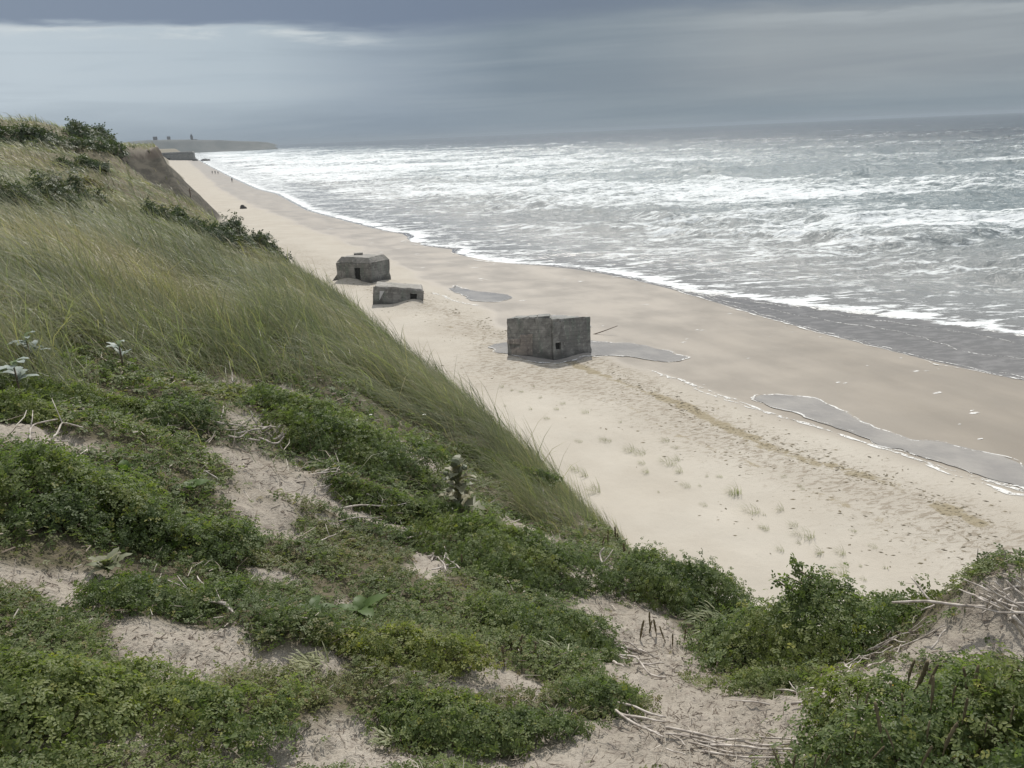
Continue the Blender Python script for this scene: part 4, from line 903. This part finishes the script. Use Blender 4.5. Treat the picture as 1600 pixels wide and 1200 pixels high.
TUFT = [(915,745,1.7),(930,770,1.8),(900,735,1.2),(985,705,1.3),(1000,710,1.1),(1045,725,1.2),(1060,720,1.4),(1062,738,1.3),(1004,725,.9),(1010,738,.8),(1040,690,.8),(1072,760,.7),(1095,760,.7),(1105,745,.6),(1125,745,.7),(1150,770,1.4),(1145,772,1.),
 (1175,800,1.1),(1195,805,.7),(1220,798,1.2),(1192,825,.8),(1198,828,.7),(1240,822,.7),(1258,838,1.2),(1250,850,.8),(1280,865,1.2),(1220,860,.8),(1315,865,.9),(1320,885,.6),(1310,895,1.),(1385,888,.8),(1345,885,.5),(1300,915,1.1),(1350,905,.5),(1390,925,.6),(1365,855,.5),
 (830,640,.9),(845,622,.8),(870,640,.8),(880,632,.7),(915,645,.8),(905,690,.6),(835,605,.7),(800,610,.7),(815,612,.8),(785,605,.7),(950,690,.7),(1055,700,.5),(1140,700,.5),(1255,765,.6),(1250,760,.5),(970,660,.5),(942,688,.7),(855,655,.6),(790,635,.7),
 (1430,905,.6),(1440,960,1.2),(1455,975,1.4),(1420,955,1.1),(1335,830,.5),(1225,745,.5),(1100,790,.5),(1030,770,.5)]
tq = at([(a, b) for a, b, c in TUFT]); TUFT = [t for t, q_ in zip(TUFT, tq) if math.hypot(q_[0], q_[1]) > 12]; tq = at([(a, b) for a, b, c in TUFT]); first = [True]*6
for i, ((px, py, sc), q) in enumerate(zip(TUFT, tq)):
    j = i % 6; o = protos[j] if first[j] else protos[j].copy()
    if not first[j]: COL.objects.link(o)
    first[j] = False; o.location = q-(0, 0, .02); o.rotation_euler.z = rng.uniform(-.4, .4); o.scale = (sc*.75, sc*.75, sc*rng.uniform(.6, .9))
    big = sc >= 1.
    where = 'below the grassy brow' if px < 940 and big else None
    tag(o, ('larger wispy marram tuft on the open beach below the dune' if big else 'small thin marram sprout on the open beach below the dune'), 'grass tuft', 'marram tufts on the open beach')

# ------------------------------------------------------------------ twigs and branches (individuals)
def z8(L, ox, oy, s): return [[(ox+a/s, oy+b/s) for a, b in P] for P in L]
def twig(P, rad, mat, label, group, lift=.012, sub=False, name='dead_twig', flat=.5):
    P = np.asarray(P, float); q0 = at(P[:1])[0]; s = np.linalg.norm(q0-EYE)/FPX; r0_ = np.linalg.norm(q0[:2])
    g = at(P); rg = np.linalg.norm(g[:, :2], axis=1)
    if r0_ > 12: r0_ = 4.3; q0 = atrange(P[:1], [r0_])[0]; q0[2] = max(float(ground(q0[0], q0[1]))+.05, q0[2]-.12); s = np.linalg.norm(q0-EYE)/FPX
    rg = np.where(rg > 12, r0_, rg)
    rr_ = r0_+np.clip((rg-r0_)*flat, -.25, .3)
    pts3 = atrange(P, rr_); pts3[0] = q0; over = lambda Q_: lift+.75*vegh(Q_[:, 0], Q_[:, 1])*(1-emask(Q_[:, 0], Q_[:, 1], BARE, .5)); gz = ground(pts3[:, 0], pts3[:, 1]); pts3[:, 2] = np.maximum(pts3[:, 2], gz+over(pts3))
    Q = resample(pts3, max(.02, np.linalg.norm(np.diff(pts3, axis=0), axis=1).sum()/14)); n = len(Q)
    amp = np.linalg.norm(Q[-1]-Q[0])*.03; ph = rng.uniform(0, 6, 3); t = np.linspace(0, 1, n); env = np.sin(t*math.pi)**.5
    Q += np.stack([np.sin(t*7+ph[0]), np.sin(t*6+ph[1]), np.sin(t*8+ph[2])], 1)*(amp*env)[:, None]
    Q[:, 2] = np.maximum(Q[:, 2], ground(Q[:, 0], Q[:, 1])+over(Q)*.8)
    for _ in range(3): Q[1:-1, 2] = (Q[:-2, 2]+2*Q[1:-1, 2]+Q[2:, 2])/4
    Q[:, 2] = np.maximum(Q[:, 2], ground(Q[:, 0], Q[:, 1])+.005)
    if sub: Q[0, 2] -= .02
    rad_ = rad*s; mb = MB(); mb.add(*tube(Q-q0, np.linspace(rad_, rad_*.55, n)*(1+rng.normal(0, .08, n)), 6))
    if n > 8 and np.linalg.norm(Q[-1]-Q[0]) > 40*s:
        j = int(n*rng.uniform(.35, .7)); dvec = (Q[j]-Q[j-2])*2+rng.normal(0, 9*s, 3)+(0, 0, 5*s); mb.add(*tube([Q[j]-q0, Q[j]-q0+dvec*.6, Q[j]-q0+dvec+(0, 0, 3*s)], [rad_*.55, rad_*.45, rad_*.25], 5))
    o = mb.build(name, mat, None, True); o.location = q0; tag(o, label, 'twig', group); return o
GA = 'bleached twigs of the pile on the sandy patch'
A1_ = z8([[(350,590),(420,560),(475,510)],[(400,575),(500,500)],[(505,555),(560,490)],[(570,530),(575,450)],[(580,560),(640,465)],[(570,540),(670,475)],[(650,585),(640,560),(610,535)],[(660,560),(680,490),(700,460)],[(655,600),(690,560),(725,500)],[(640,630),(690,600),(730,540)],[(735,570),(775,490)],[(715,655),(700,600)],[(545,485),(495,365)],[(525,550),(545,500)],[(600,545),(655,470)],[(670,560),(710,495)],[(690,600),(745,515)],[(560,600),(620,570)],[(590,610),(660,590)],[(480,600),(560,570)]], 280, 560, 4.444)
for P in A1_: twig(P, 1.7, M_TWIG, 'bleached bent twig in the pale pile at the head of the sand path', GA, flat=.1)
A2_ = z8([[(300,470),(310,330)],[(230,500),(400,460)],[(280,520),(480,470)],[(380,195),(360,100),(350,20)],[(275,890),(180,825)],[(935,980),(950,890)],[(1105,850),(1115,780)],[(960,825),(1100,855)],[(330,550),(430,500)],[(870,980),(935,905)],[(940,905),(1020,880)]], 280, 560, 4.444)
LA2 = ['upright pale stalk standing left of the bleached twig pile','long grey twig lying left of the bleached twig pile','second grey twig lying left of the bleached pile, lower one','tall pale stalk rising from the grass edge above the twig pile','single pale stick on the sand path below the twig pile','short upright stick at the right edge of the sand path','short upright twig at the right end of the sand path','thin twig lying across the right end of the sand path','dark thin twig at the shadowy back of the bleached pile','slanting twig at the lower right of the sand path','twig lying on leaves right of the sand path']
for P, l in zip(A2_, LA2): twig(P, 1.2, M_TWIG, l, 'loose twigs around the sandy patch', flat=.25)
B_ = z8([[(175,290),(440,335)],[(340,250),(420,320)],[(500,330),(505,285)],[(545,300),(510,350)],[(585,345),(570,310)],[(380,365),(400,385)],[(420,405),(520,350)],[(575,475),(535,425)],[(600,465),(670,435)],[(815,500),(780,460)],[(720,510),(800,510)],[(300,300),(400,360)],[(350,340),(450,395)],[(390,300),(430,390)],[(330,320),(470,350)],[(470,350),(540,330)]], 500, 600, 3.2)
for P in B_: twig(P, 1., M_TWIG, 'grey dead twig scattered on the low plants left of the tall thistle', 'grey twigs behind the thistle')
C_ = z8([[(0,465),(90,455)],[(90,490),(100,430)],[(0,540),(60,500)],[(20,500),(120,470)],[(262,645),(260,610)],[(340,615),(430,628)],[(100,700),(200,690),(310,680)],[(240,610),(350,640)],[(330,640),(420,650)],[(0,830),(80,750)]], 500, 600, 3.2)
for P in C_: twig(P, 1.1, M_TWIG, 'thin dry twig on the small sandy gap beyond the sand path', 'dry twigs right of the sand path')
D_ = z8([[(385,765),(480,765),(590,755)],[(440,800),(520,750)],[(425,745),(445,780)],[(525,810),(535,890),(580,960)],[(700,955),(640,870),(620,810)],[(560,940),(680,915)],[(550,850),(600,900)],[(570,870),(560,920)],[(540,870),(590,850)],[(470,810),(520,790)],[(480,790),(530,800)],[(580,880),(600,840)],[(600,930),(640,900)]], 500, 600, 3.2)
for P in D_: twig(P, 1.3, M_TWIG, 'pale twig in the tangle on the bare spot left of the broad dark bush', 'tangled twigs left of the broad bush')
E2 = z8([[(1085,635),(1130,590)],[(1120,650),(1150,720)],[(1100,660),(1230,665)],[(1150,600),(1220,650)],[(1080,640),(1180,670)],[(1140,690),(1210,680)],[(1100,620),(1160,640)]], 500, 600, 3.2)
for P in E2: twig(P, 1.2, M_TWIG, 'grey twig in the small heap at the grass edge behind the broad dark bush', 'twigs at the grass edge')
G_ = z8([[(20,510),(130,600),(350,745)],[(80,570),(180,665)],[(235,695),(210,620)],[(385,650),(405,560),(390,490),(415,465)],[(400,650),(520,780)],[(100,600),(230,700),(300,720)],[(310,590),(360,590)]], 840, 740, 4.)
LG = ['long bleached branch lying down the head of the sandy gully','short bleached branch under the long one at the gully head','tiny side twig crossing the branches at the gully head','white curved stick standing upright at the gully head','dark root running down the right side of the gully','thin branch below the long one at the gully head','short twig lying left of the white upright stick']
for P, l in zip(G_, LG): twig(P, 2.2 if 'long' in l or 'upright' in l else 1.5, M_TWIG, l, 'bleached branches at the gully head', name='dead_branch')
H_ = z8([[(285,1030),(400,1080),(500,1110),(620,1180)],[(320,1020),(450,1035),(560,1050),(650,1120)],[(480,1070),(640,1110),(790,1175)],[(330,1150),(430,1170),(560,1200)],[(350,1040),(470,1090)],[(450,1045),(480,1110)],[(520,1110),(600,1170)]], 840, 740, 4.)
for P in H_: twig(P, 2., M_TWIG, 'long pale branch lying on the sandy slope in the middle of the gully', 'pale branches in the middle of the gully', name='dead_branch')
I_ = z8([[(1200,360),(1440,470)],[(1240,450),(1440,490),(1530,550),(1600,620)],[(1450,500),(1590,480)],[(1350,490),(1400,535)],[(1240,690),(1380,750),(1500,800),(1600,830)],[(1360,740),(1480,870),(1590,985)],[(1380,750),(1600,800)],[(1480,800),(1570,890)]], 520, 880, 3.077)
for P in I_: twig(P, 2.2, M_TWIG, 'long bare branch sloping down the gully right of the small rounded bush', 'bare branches in the lower gully', name='dead_branch')
zz = lambda L: z8(L, 1040, 840, 2.857)
J1 = zz([[(1440,310),(1340,300),(1180,290),(1010,289)]])[0]
qm = at((1540, 965))[0]; rm = np.linalg.norm(qm[:2])
def airtwig(P, rad, label, group, mat=M_TWIG, r_=None, spread=.12):
    P = np.asarray(P, float); n = len(P); r1 = (r_ or rm)+rng.uniform(-spread, spread); Q3 = atrange(P, r1+np.linspace(0, rng.uniform(-.1, .1), n)); s = r1/FPX*1.15
    Q = resample(Q3, max(.02, np.linalg.norm(Q3[-1]-Q3[0])/9)); n = len(Q); t = np.linspace(0, 1, n)
    Q += (np.sin(t*5+rng.uniform(0, 6))*np.sin(t*math.pi)*.02*np.linalg.norm(Q[-1]-Q[0]))[:, None]*np.array([.3, .3, 1])
    Q[:, 2] = np.maximum(Q[:, 2], ground(Q[:, 0], Q[:, 1])+.008)
    V, F = tube(Q-Q[0], np.linspace(rad*s, rad*s*.6, n), 6); o = mesh('dead_twig', V, F, mat, None, True); o.location = Q[0]; tag(o, label, 'twig', group); return o
airtwig(J1, 2.4, 'longest bleached stick, jutting out level over the beach from the sandy mound', 'sticks on the sandy mound', spread=.02)
airtwig(zz([[(1185,288),(1140,230),(1095,175)]])[0], 1.6, 'thin stick slanting up from the longest jutting stick', 'sticks on the sandy mound', spread=.02)
airtwig(zz([[(1200,300),(1140,325)]])[0], 1., 'short thin twig under the longest jutting stick', 'sticks on the sandy mound', spread=.02)
K_ = zz([[(1450,240),(1330,185)],[(1440,290),(1310,230)],[(1540,290),(1410,200)],[(1560,300),(1470,195)],[(1600,195),(1565,170)],[(1600,270),(1535,210)],[(1595,230),(1588,140)],[(1600,312),(1420,230)],[(1600,335),(1480,330),(1380,310)],[(1565,275),(1540,330)],[(1480,300),(1330,240)],[(1600,330),(1500,240)],[(1450,265),(1430,320)],[(1620,340),(1480,250)],[(1640,300),(1520,190)],[(1700,330),(1560,230)],[(1680,280),(1590,180)],[(1500,320),(1370,250)],[(1540,330),(1440,250)],[(1700,300),(1600,250)],[(1580,330),(1460,215)],[(1520,345),(1390,335)],[(1640,350),(1530,320)],[(1570,310),(1400,262)]])
for P in K_: airtwig(P, 1.5, 'bleached stick in the bristling pile on top of the sandy mound', 'sticks on the sandy mound')
for P in zz([[(1540,360),(1575,400),(1600,440)],[(1550,350),(1620,420)]]): airtwig(P, 3., 'thick white stick hanging down the face of the sandy mound', 'sticks on the sandy mound', spread=.03, r_=rm-.12)
L_ = zz([[(560,755),(620,740),(690,710),(760,675),(840,655)],[(690,708),(660,690),(590,690),(495,680)],[(685,770),(690,710)],[(720,690),(735,650),(750,620)],[(740,640),(800,595),(830,560)],[(800,555),(845,495)],[(780,580),(900,600)],[(850,655),(822,620),(830,590)],[(860,775),(800,740)],[(465,760),(370,745),(285,725)],[(850,410),(960,405),(1060,405),(1080,440)],[(985,490),(1005,420)],[(900,540),(1060,545)],[(950,570),(1100,480),(1250,410)],[(1020,545),(1050,480)],[(920,510),(1030,515)],[(860,560),(960,610)],[(930,530),(1080,510),(1180,480)],[(1180,520),(1250,410)],[(600,765),(680,780),(730,770)],[(760,650),(840,570)],[(770,610),(870,560)],[(790,600),(830,640)],[(840,560),(940,560)],[(900,590),(980,545)],[(870,535),(940,500),(1020,515)],[(760,590),(800,615)],[(960,560),(1010,520)]])
for i, P in enumerate(L_): twig(P, 2.1 if i < 4 else 1.4, M_TWIG, {0: 'thick forked white branch at the front of the tangle by the sandy path', 1: 'white branch bending left from the fork of the thick branch', 9: 'lone pale branch lying on the sandy path left of the tangle', 10: 'arched grey stem over the right end of the big brow bush', 13: 'long dark root curving up to the sandy mound'}.get(i, 'pale branch in the tangle between the big brow bush and the sandy mound'), 'tangled branches by the sandy path', name='dead_branch')
N_ = zz([[(0,860),(180,935),(330,965),(600,1000)],[(0,890),(160,920),(400,935),(415,915)],[(0,955),(90,1015)],[(20,890),(70,940),(90,980)],[(200,940),(480,990),(590,1000)],[(160,970),(400,1015),(520,1010)],[(590,960),(660,920),(720,875)],[(415,930),(600,950)],[(100,925),(300,985),(560,1015)],[(60,890),(260,955),(420,975)]])
for i, P in enumerate(N_): twig(P, 2.1 if i in (0, 4, 5) else 1.4, M_BROWNTWIG if i in (6,) else M_TWIG, 'long bare branch in the bundle lying across the sandy path' if i != 6 else 'dark brown branch rising at the right end of the path bundle', 'bundle of branches across the sandy path', name='dead_branch')
O_ = [[(362,965),(300,930),(258,905)],[(366,968),(320,935)],[(370,972),(332,945)],[(326,932),(308,900)],[(45,692),(55,660),(90,655)],[(80,690),(100,660),(130,668)],[(60,690),(110,690)],[(440,1138),(420,1145),(405,1155)],[(700,900),(685,870)],[(520,800),(640,785)]]
LO = ['longest pale straw stalk leaning over the bottom left sand hollow','short straw stalk beside the longest one at the sand hollow','lowest straw stalk crossing the edge of the sand hollow','broken straw stalk standing behind the longest one','arched grey twig in the dark gap at the left edge','second grey twig in the dark gap at the left edge','flat twig lying in the dark gap at the left edge','short dead stick at the edge of the lower sand hollow','pale twig slanting out of the leaves near the broad dark bush','thin straw lying across the leaves above the dry twigs']
for P, l in zip(O_, LO): twig(P, 1.6, M_TWIG, l, 'loose stalks at the left', sub=True)
print('twigs ok')

# ------------------------------------------------------------------ brown seed spikes (individuals)
def spike_proto():
    n = 14; t = np.linspace(0, 1, n); b = rng.uniform(-.12, .25); P = np.column_stack([b*t**2, rng.uniform(-.1, .1)*t**2, t])
    rad = np.where(t < .3, .022, .05)*(1+.22*np.sin(np.arange(n)*2.6))*np.where(t > .93, .55, 1); return tube(P, rad, 7)
sprot = []
for i in range(5):
    V, F = spike_proto(); sprot.append(mesh('seed_spike', V, F, M_SPIKE, None, True))
cnt = [0]
def spikes(L, hp, label, r=None):
    q = at(L) if r is None else atrange(L, [r]*len(L))
    for i in range(len(L)):
        if math.hypot(q[i, 0], q[i, 1]) > 9: q[i] = atrange([L[i]], [5.7])[0]; q[i, 2] = float(ground(q[i, 0], q[i, 1]))+.02
    for (px, py), p in zip(L, q):
        j = cnt[0] % 5; o = sprot[j] if cnt[0] < 5 else sprot[j].copy()
        if cnt[0] >= 5: COL.objects.link(o)
        cnt[0] += 1; s = np.linalg.norm(p-EYE)/FPX*hp*rng.uniform(.5, 1.05); o.location = p-(0, 0, .02); o.scale = (s*.85, s*.85, s); o.rotation_euler = (rng.normal(0, .17), rng.normal(0, .17), rng.uniform(0, 6.3))
        tag(o, label, 'seed spike', 'brown seed spikes on the dune top')
spikes([(935,850),(950,845),(962,848),(968,855),(978,852),(992,850),(998,855),(1010,858),(1022,862),(950,862),(1030,870),(982,862),(936,862)], 34, 'dark brown seed spike in the row along the brow above the beach')
spikes([(1060,905),(1100,912),(1112,920),(1118,922),(1130,935),(1062,895),(1145,940),(1075,900)], 30, 'dark brown seed spike on the brow bush beside the sandy gully')
spikes([(808,1020),(818,1035),(826,1040),(834,1045),(840,1030),(800,1015),(788,1040),(824,1015),(862,1030),(870,1040),(880,1050),(905,1030),(915,1025),(796,1012),(850,1058),(845,1020)], 42, 'olive brown seed spike around the pale rosette near the bottom centre')
spikes([(720,890),(735,895),(745,900),(768,905),(790,900),(860,905),(840,912),(760,892)], 34, 'thin olive spike on the bush behind the pale rosette')
spikes([(1000,1000),(1014,990),(1018,985),(1026,990),(1040,1000),(1050,1010),(1068,1000),(1085,1015),(1115,1010),(1128,1000),(1178,1030),(1165,1035),(1200,1030)], 38, 'brown seed spike at the foot of the brow bushes right of the gully')
spikes([(402,922),(412,918),(422,920),(432,918),(440,920),(452,918),(458,920)], 18, 'small brown spike in the row on the little bare strip')
nr = [(1430,1070,70),(1420,1060,62),(1450,1075,60),(1400,1085,46),(1412,1110,60),(1455,1100,46),(1512,1080,46),(1520,1085,50),(1526,1078,42),(1540,1090,30),(1570,1068,40),(1558,1085,28),(1490,1095,34),(1505,1120,46),(1350,1100,34),(1330,1085,28),(1340,1095,26),(1322,1125,22),(1290,1185,44),(1272,1195,40),(1240,1195,44),(1220,1190,40),(1255,1200,30),(1380,1150,50),(1400,1165,50),(1440,1190,70),(1475,1170,60),(1450,1150,44),(1540,1140,40),(1580,1120,34),(1335,1150,40),(1360,1180,46)]
for px, py, hp in nr: spikes([(px, py)], hp*1.05, 'tall brown seed spike sticking out of the nearest dark bush', float(np.interp(py, [1060, 1110, 1200], [2.0, 1.8, 1.6])))

# ------------------------------------------------------------------ single plants
def leafblade(L, W_, n=9, fold=.25, arch=.4, lobes=0, jag=0.):
    t = np.linspace(0, 1, n); w = W_*np.sin(np.clip(t*.93+.05, 0, 1)*math.pi)**.75*(1+lobes*np.where(np.arange(n) % 2, .5, -.4)); z = arch*L*(t-t**2*1.3)
    x = t*L; V = []
    for i in range(n): V += [(x[i], -w[i], z[i]+fold*w[i]), (x[i], 0, z[i]), (x[i], w[i], z[i]+fold*w[i])]
    F = []
    for i in range(n-1):
        k_ = 3*i; F += [(k_, k_+1, k_+4, k_+3), (k_+1, k_+2, k_+5, k_+4)]
    V = np.array(V); V += rng.normal(0, jag*W_, V.shape) if jag else 0; return V, F
def plant(px, py, nleaf, L, W_, mat, label, name, cat, el=(.3, .9), tone=0., lobes=0., group=None, fold=.25, arch=.4, stem=0):
    q = at((px, py))[0]; s = np.linalg.norm(q-EYE)/FPX; o = empty(name, q, label, cat, group)
    for i in range(nleaf):
        l = L*s*rng.uniform(.7, 1.15); V, F = leafblade(l, W_*s*rng.uniform(.8, 1.1), 9, fold, arch, lobes, .06)
        a = 2*math.pi*(i+rng.uniform(-.3, .3))/nleaf; e_ = rng.uniform(*el)
        M_ = np.array(Matrix.Rotation(a, 3, 'Z') @ Matrix.Rotation(-e_, 3, 'Y')); V = V@M_.T+(0, 0, .03+.02*i/nleaf+stem*s*(.45+.55*i/nleaf))
        mesh('leaf', V, F, mat, o, True, dict(tone=np.full(len(V), tone*rng.uniform(.5, 1.3))))
    if stem:
        V, F = tube([(0, 0, -.03), (0, 0, stem*s*.5), (0, 0, stem*s+.03)], [1.6*s, 1.4*s, 1.*s], 6); mesh('stem', V, F, M_STEM, o, True)
    return o
plant(197, 748, 3, 20, 9, M_BIGLEAF, 'single bright green broad leaves poking up from the left bush', 'broad_leaf_plant', 'plant', (.5, 1.1))
plant(300, 775, 4, 26, 11, M_BIGLEAF, 'large green butterbur like leaves at the left end of the sand path', 'broad_leaf_plant', 'plant', (.3, .8))
plant(565, 968, 4, 40, 11, M_BIGLEAF, 'broad green leaves bowed over the yellow green bush', 'broad_leaf_plant', 'plant', (.2, .7))
plant(490, 968, 4, 34, 8, M_BIGLEAF, 'long green leaves right of the straw stalks', 'broad_leaf_plant', 'plant', (.1, .5))
plant(270, 870, 3, 20, 8, M_BIGLEAF, 'small bright leaf in the bush right of the withered plant', 'broad_leaf_plant', 'plant', (.5, 1.))
plant(172, 905, 15, 34, 7, M_BIGLEAF, 'withered pale and olive leaved plant at the edge of the left sand patch', 'withered_plant', 'plant', (.1, 1.2), .75, .3)
plant(55, 590, 10, 24, 6, M_SILVER, 'silvery leaved plant in the grass at the left edge, upper one', 'silver_plant', 'plant', (.1, .7), 0, .3, stem=50)
plant(35, 628, 12, 28, 7, M_SILVER, 'pale silvery plant in the grass at the left edge, lower one', 'silver_plant', 'plant', (.0, .5), 0, .3, stem=44)
plant(195, 585, 7, 22, 5, M_SILVER, 'small silvery plant in the dry grass right of the edge ones', 'silver_plant', 'plant', (.1, .8), 0, .3, stem=38)
def clump(px, py, n, Lpx, label, tone, name='straggly_plant'):
    q = at((px, py))[0]; s_ = np.linalg.norm(q-EYE)/FPX; o = empty(name, q, label, 'plant')
    V, F = blades(n, Lpx*s_, 3.0*s_, Lpx*s_*.8, 1.5); V[:, 2] += .02; mesh('leaves', V, F, M_PALE, o, False, dict(tone=np.repeat(np.clip(rng.normal(tone, .25, n), 0, 1), 8)))
    mb_ = MB()
    for _ in range(5):
        e_ = rng.normal(0, Lpx*s_*.5, 3); e_[2] = abs(e_[2])*.5+.01; mb_.add(*tube([(0, 0, -.01), e_*.5+(0, 0, .02), e_], [1.2*s_, 1.*s_, .6*s_], 5))
    mb_.build('stems', M_STEM, o, True)
clump(865, 1042, 110, 34, 'pale green straggly plant ringed by brown spikes near the bottom centre', .35)
clump(1112, 982, 120, 34, 'pale straggly plant below the brow bush beside the gully', .4)
clump(605, 1165, 46, 18, 'little yellowish straggly plant at the bottom, left of the yellow flower', .5)
clump(490, 1048, 70, 28, 'dry straggly plant on the sand left of the yellow green bush', .8)
plant(360, 1180, 8, 24, 5, M_BIGLEAF, 'small green sprout on the bare sand at the bottom edge', 'sprout', 'plant', (.3, 1.2), .2)
def thistle(px, py, hpx):
    q = at((px, py))[0]; s = np.linalg.norm(q-EYE)/FPX; h = hpx*s; o = empty('thistle', q, 'tall dried prickly thistle with a round head, standing above the bushes', 'thistle')
    n = 10; t = np.linspace(0, 1, n); P = np.column_stack([.05*h*np.sin(t*3), t*0, t*h]); V, F = tube(P, np.linspace(3.4*s, 2.*s, n), 7); mesh('stem', V, F, M_THISTLE, o, True, dict(tone=np.full(len(V), .5)))
    for i in range(26):
        tt_ = .06+.86*i/26; l = (42-18*tt_)*s*rng.uniform(.7, 1.2); V, F = leafblade(l, l*.27, 11, .5, .5, .55, .12); a = i*2.4; e_ = .9*tt_+rng.uniform(-.2, .3)
        V = V@np.array(Matrix.Rotation(a, 3, 'Z') @ Matrix.Rotation(-e_, 3, 'Y')).T+np.array([.05*h*math.sin(tt_*3), 0, tt_*h]); mesh('leaf', V, F, M_THISTLE, o, True, dict(tone=np.full(len(V), rng.uniform(0, .8))))
    for dx, dz, r_ in ((.005, 1.02, 6), (.10, .9, 4), (-.09, .86, 3.6)):
        bm = bmesh.new(); bmesh.ops.create_icosphere(bm, subdivisions=2, radius=r_*s)
        for v in bm.verts: v.co *= rng.choice([.85, 1.25])
        me = bpy.data.meshes.new('flower_head'); bm.to_mesh(me); bm.free(); me.materials.append(M_THISTLE); f = bpy.data.objects.new('flower_head', me); COL.objects.link(f); f.parent = o; f.location = (dx*h*1.6, 0, dz*h)
        V, F = tube([(0, 0, dz*h-.12*h), (dx*h*1.6, 0, dz*h)], [2*s, 1.6*s], 5); mesh('stalk', V, F, M_THISTLE, o, True, dict(tone=np.full(len(V), .4)))
thistle(716, 815, 96)
def flower(px, py, rpx, mat, label, group=None, up_px=4, name='flower', cat='flower'):
    q = at((px, py))[0]; s = np.linalg.norm(q-EYE)/FPX; mb = MB()
    for i in range(6):
        V, F = leafblade(rpx*s, rpx*s*.35, 5, .15, .3); V = V@np.array(Matrix.Rotation(i*1.047+.2, 3, 'Z') @ Matrix.Rotation(-.35, 3, 'Y')).T; mb.add(V+(0, 0, up_px*s), F)
    mb.add(*tube([(0, 0, 0), (0, 0, up_px*s)], [.25*s*rpx*.3, .25*s*rpx*.3], 5)); o = mb.build(name, mat); o.location = q; tag(o, label, cat, group); return o
flower(706, 1146, 7, M_YELLOW, 'single yellow flower on the bare sand at the bottom centre', up_px=8)
flower(1475, 1092, 5, M_RED, 'single reddish leaf glowing in the nearest dark bush', up_px=9, name='red_leaf', cat='leaf')
flower(1415, 1080, 3.6, M_YELLOW, 'yellowing leaf between the spikes of the nearest dark bush', up_px=8, name='yellow_leaf', cat='leaf')
flower(1395, 1078, 3.6, M_YELLOW, 'orange tinted leaf left of the yellowing one in the nearest dark bush', up_px=7, name='yellow_leaf', cat='leaf')
for px, py in [(50,276),(63,271),(90,280),(100,287),(70,329),(47,343),(62,340),(98,354),(137,375),(143,378),(160,373),(170,376),(30,367),(46,384),(47,391),(18,342),(84,361),(204,335),(258,376),(168,388)]:
    flower(px, py+14, 2.8, M_PETAL, 'tiny white flower dotted in the grass of the upper left slope', 'white flowers on the grassy slope', 16)
for px, py in [(555,660),(558,668),(580,660),(664,660)]:
    flower(px, py, 3.2, M_PETAL, 'small cream flower on the rose bush right of the twig pile', 'cream flowers on the rose bush', 12)
# rusty post among the leaves
q = at((563, 640))[0]; s = np.linalg.norm(q-EYE)/FPX; V, F = tube([q-(0, 0, .05), q+(0, 0, 7*s), q+(1*s, 0, 15*s)], [1.6*s, 1.5*s, 1.3*s], 6); tag(mesh('dark_stump', V, F, M_BROWNTWIG, None, True), 'short dark stump at the grass edge above the rose bush', 'stump')

# ------------------------------------------------------------------ sea air
m, k = material('haze_air'); k.n.remove(k.n['Geometry']) if 'Geometry' in k.n else None
v = k.new('ShaderNodeVolumePrincipled'); v.inputs['Color'].default_value = (.50, .57, .63, 1); v.inputs['Density'].default_value = .00013; v.inputs['Anisotropy'].default_value = .0
k.link(v.outputs[0], k.outs.inputs['Volume'])
hz = MB().box((-13900, -13900, -9), (13900, 13900, 44)).build('haze', m); tag(hz, 'thin sea haze over beach and water', 'haze', kind='stuff')
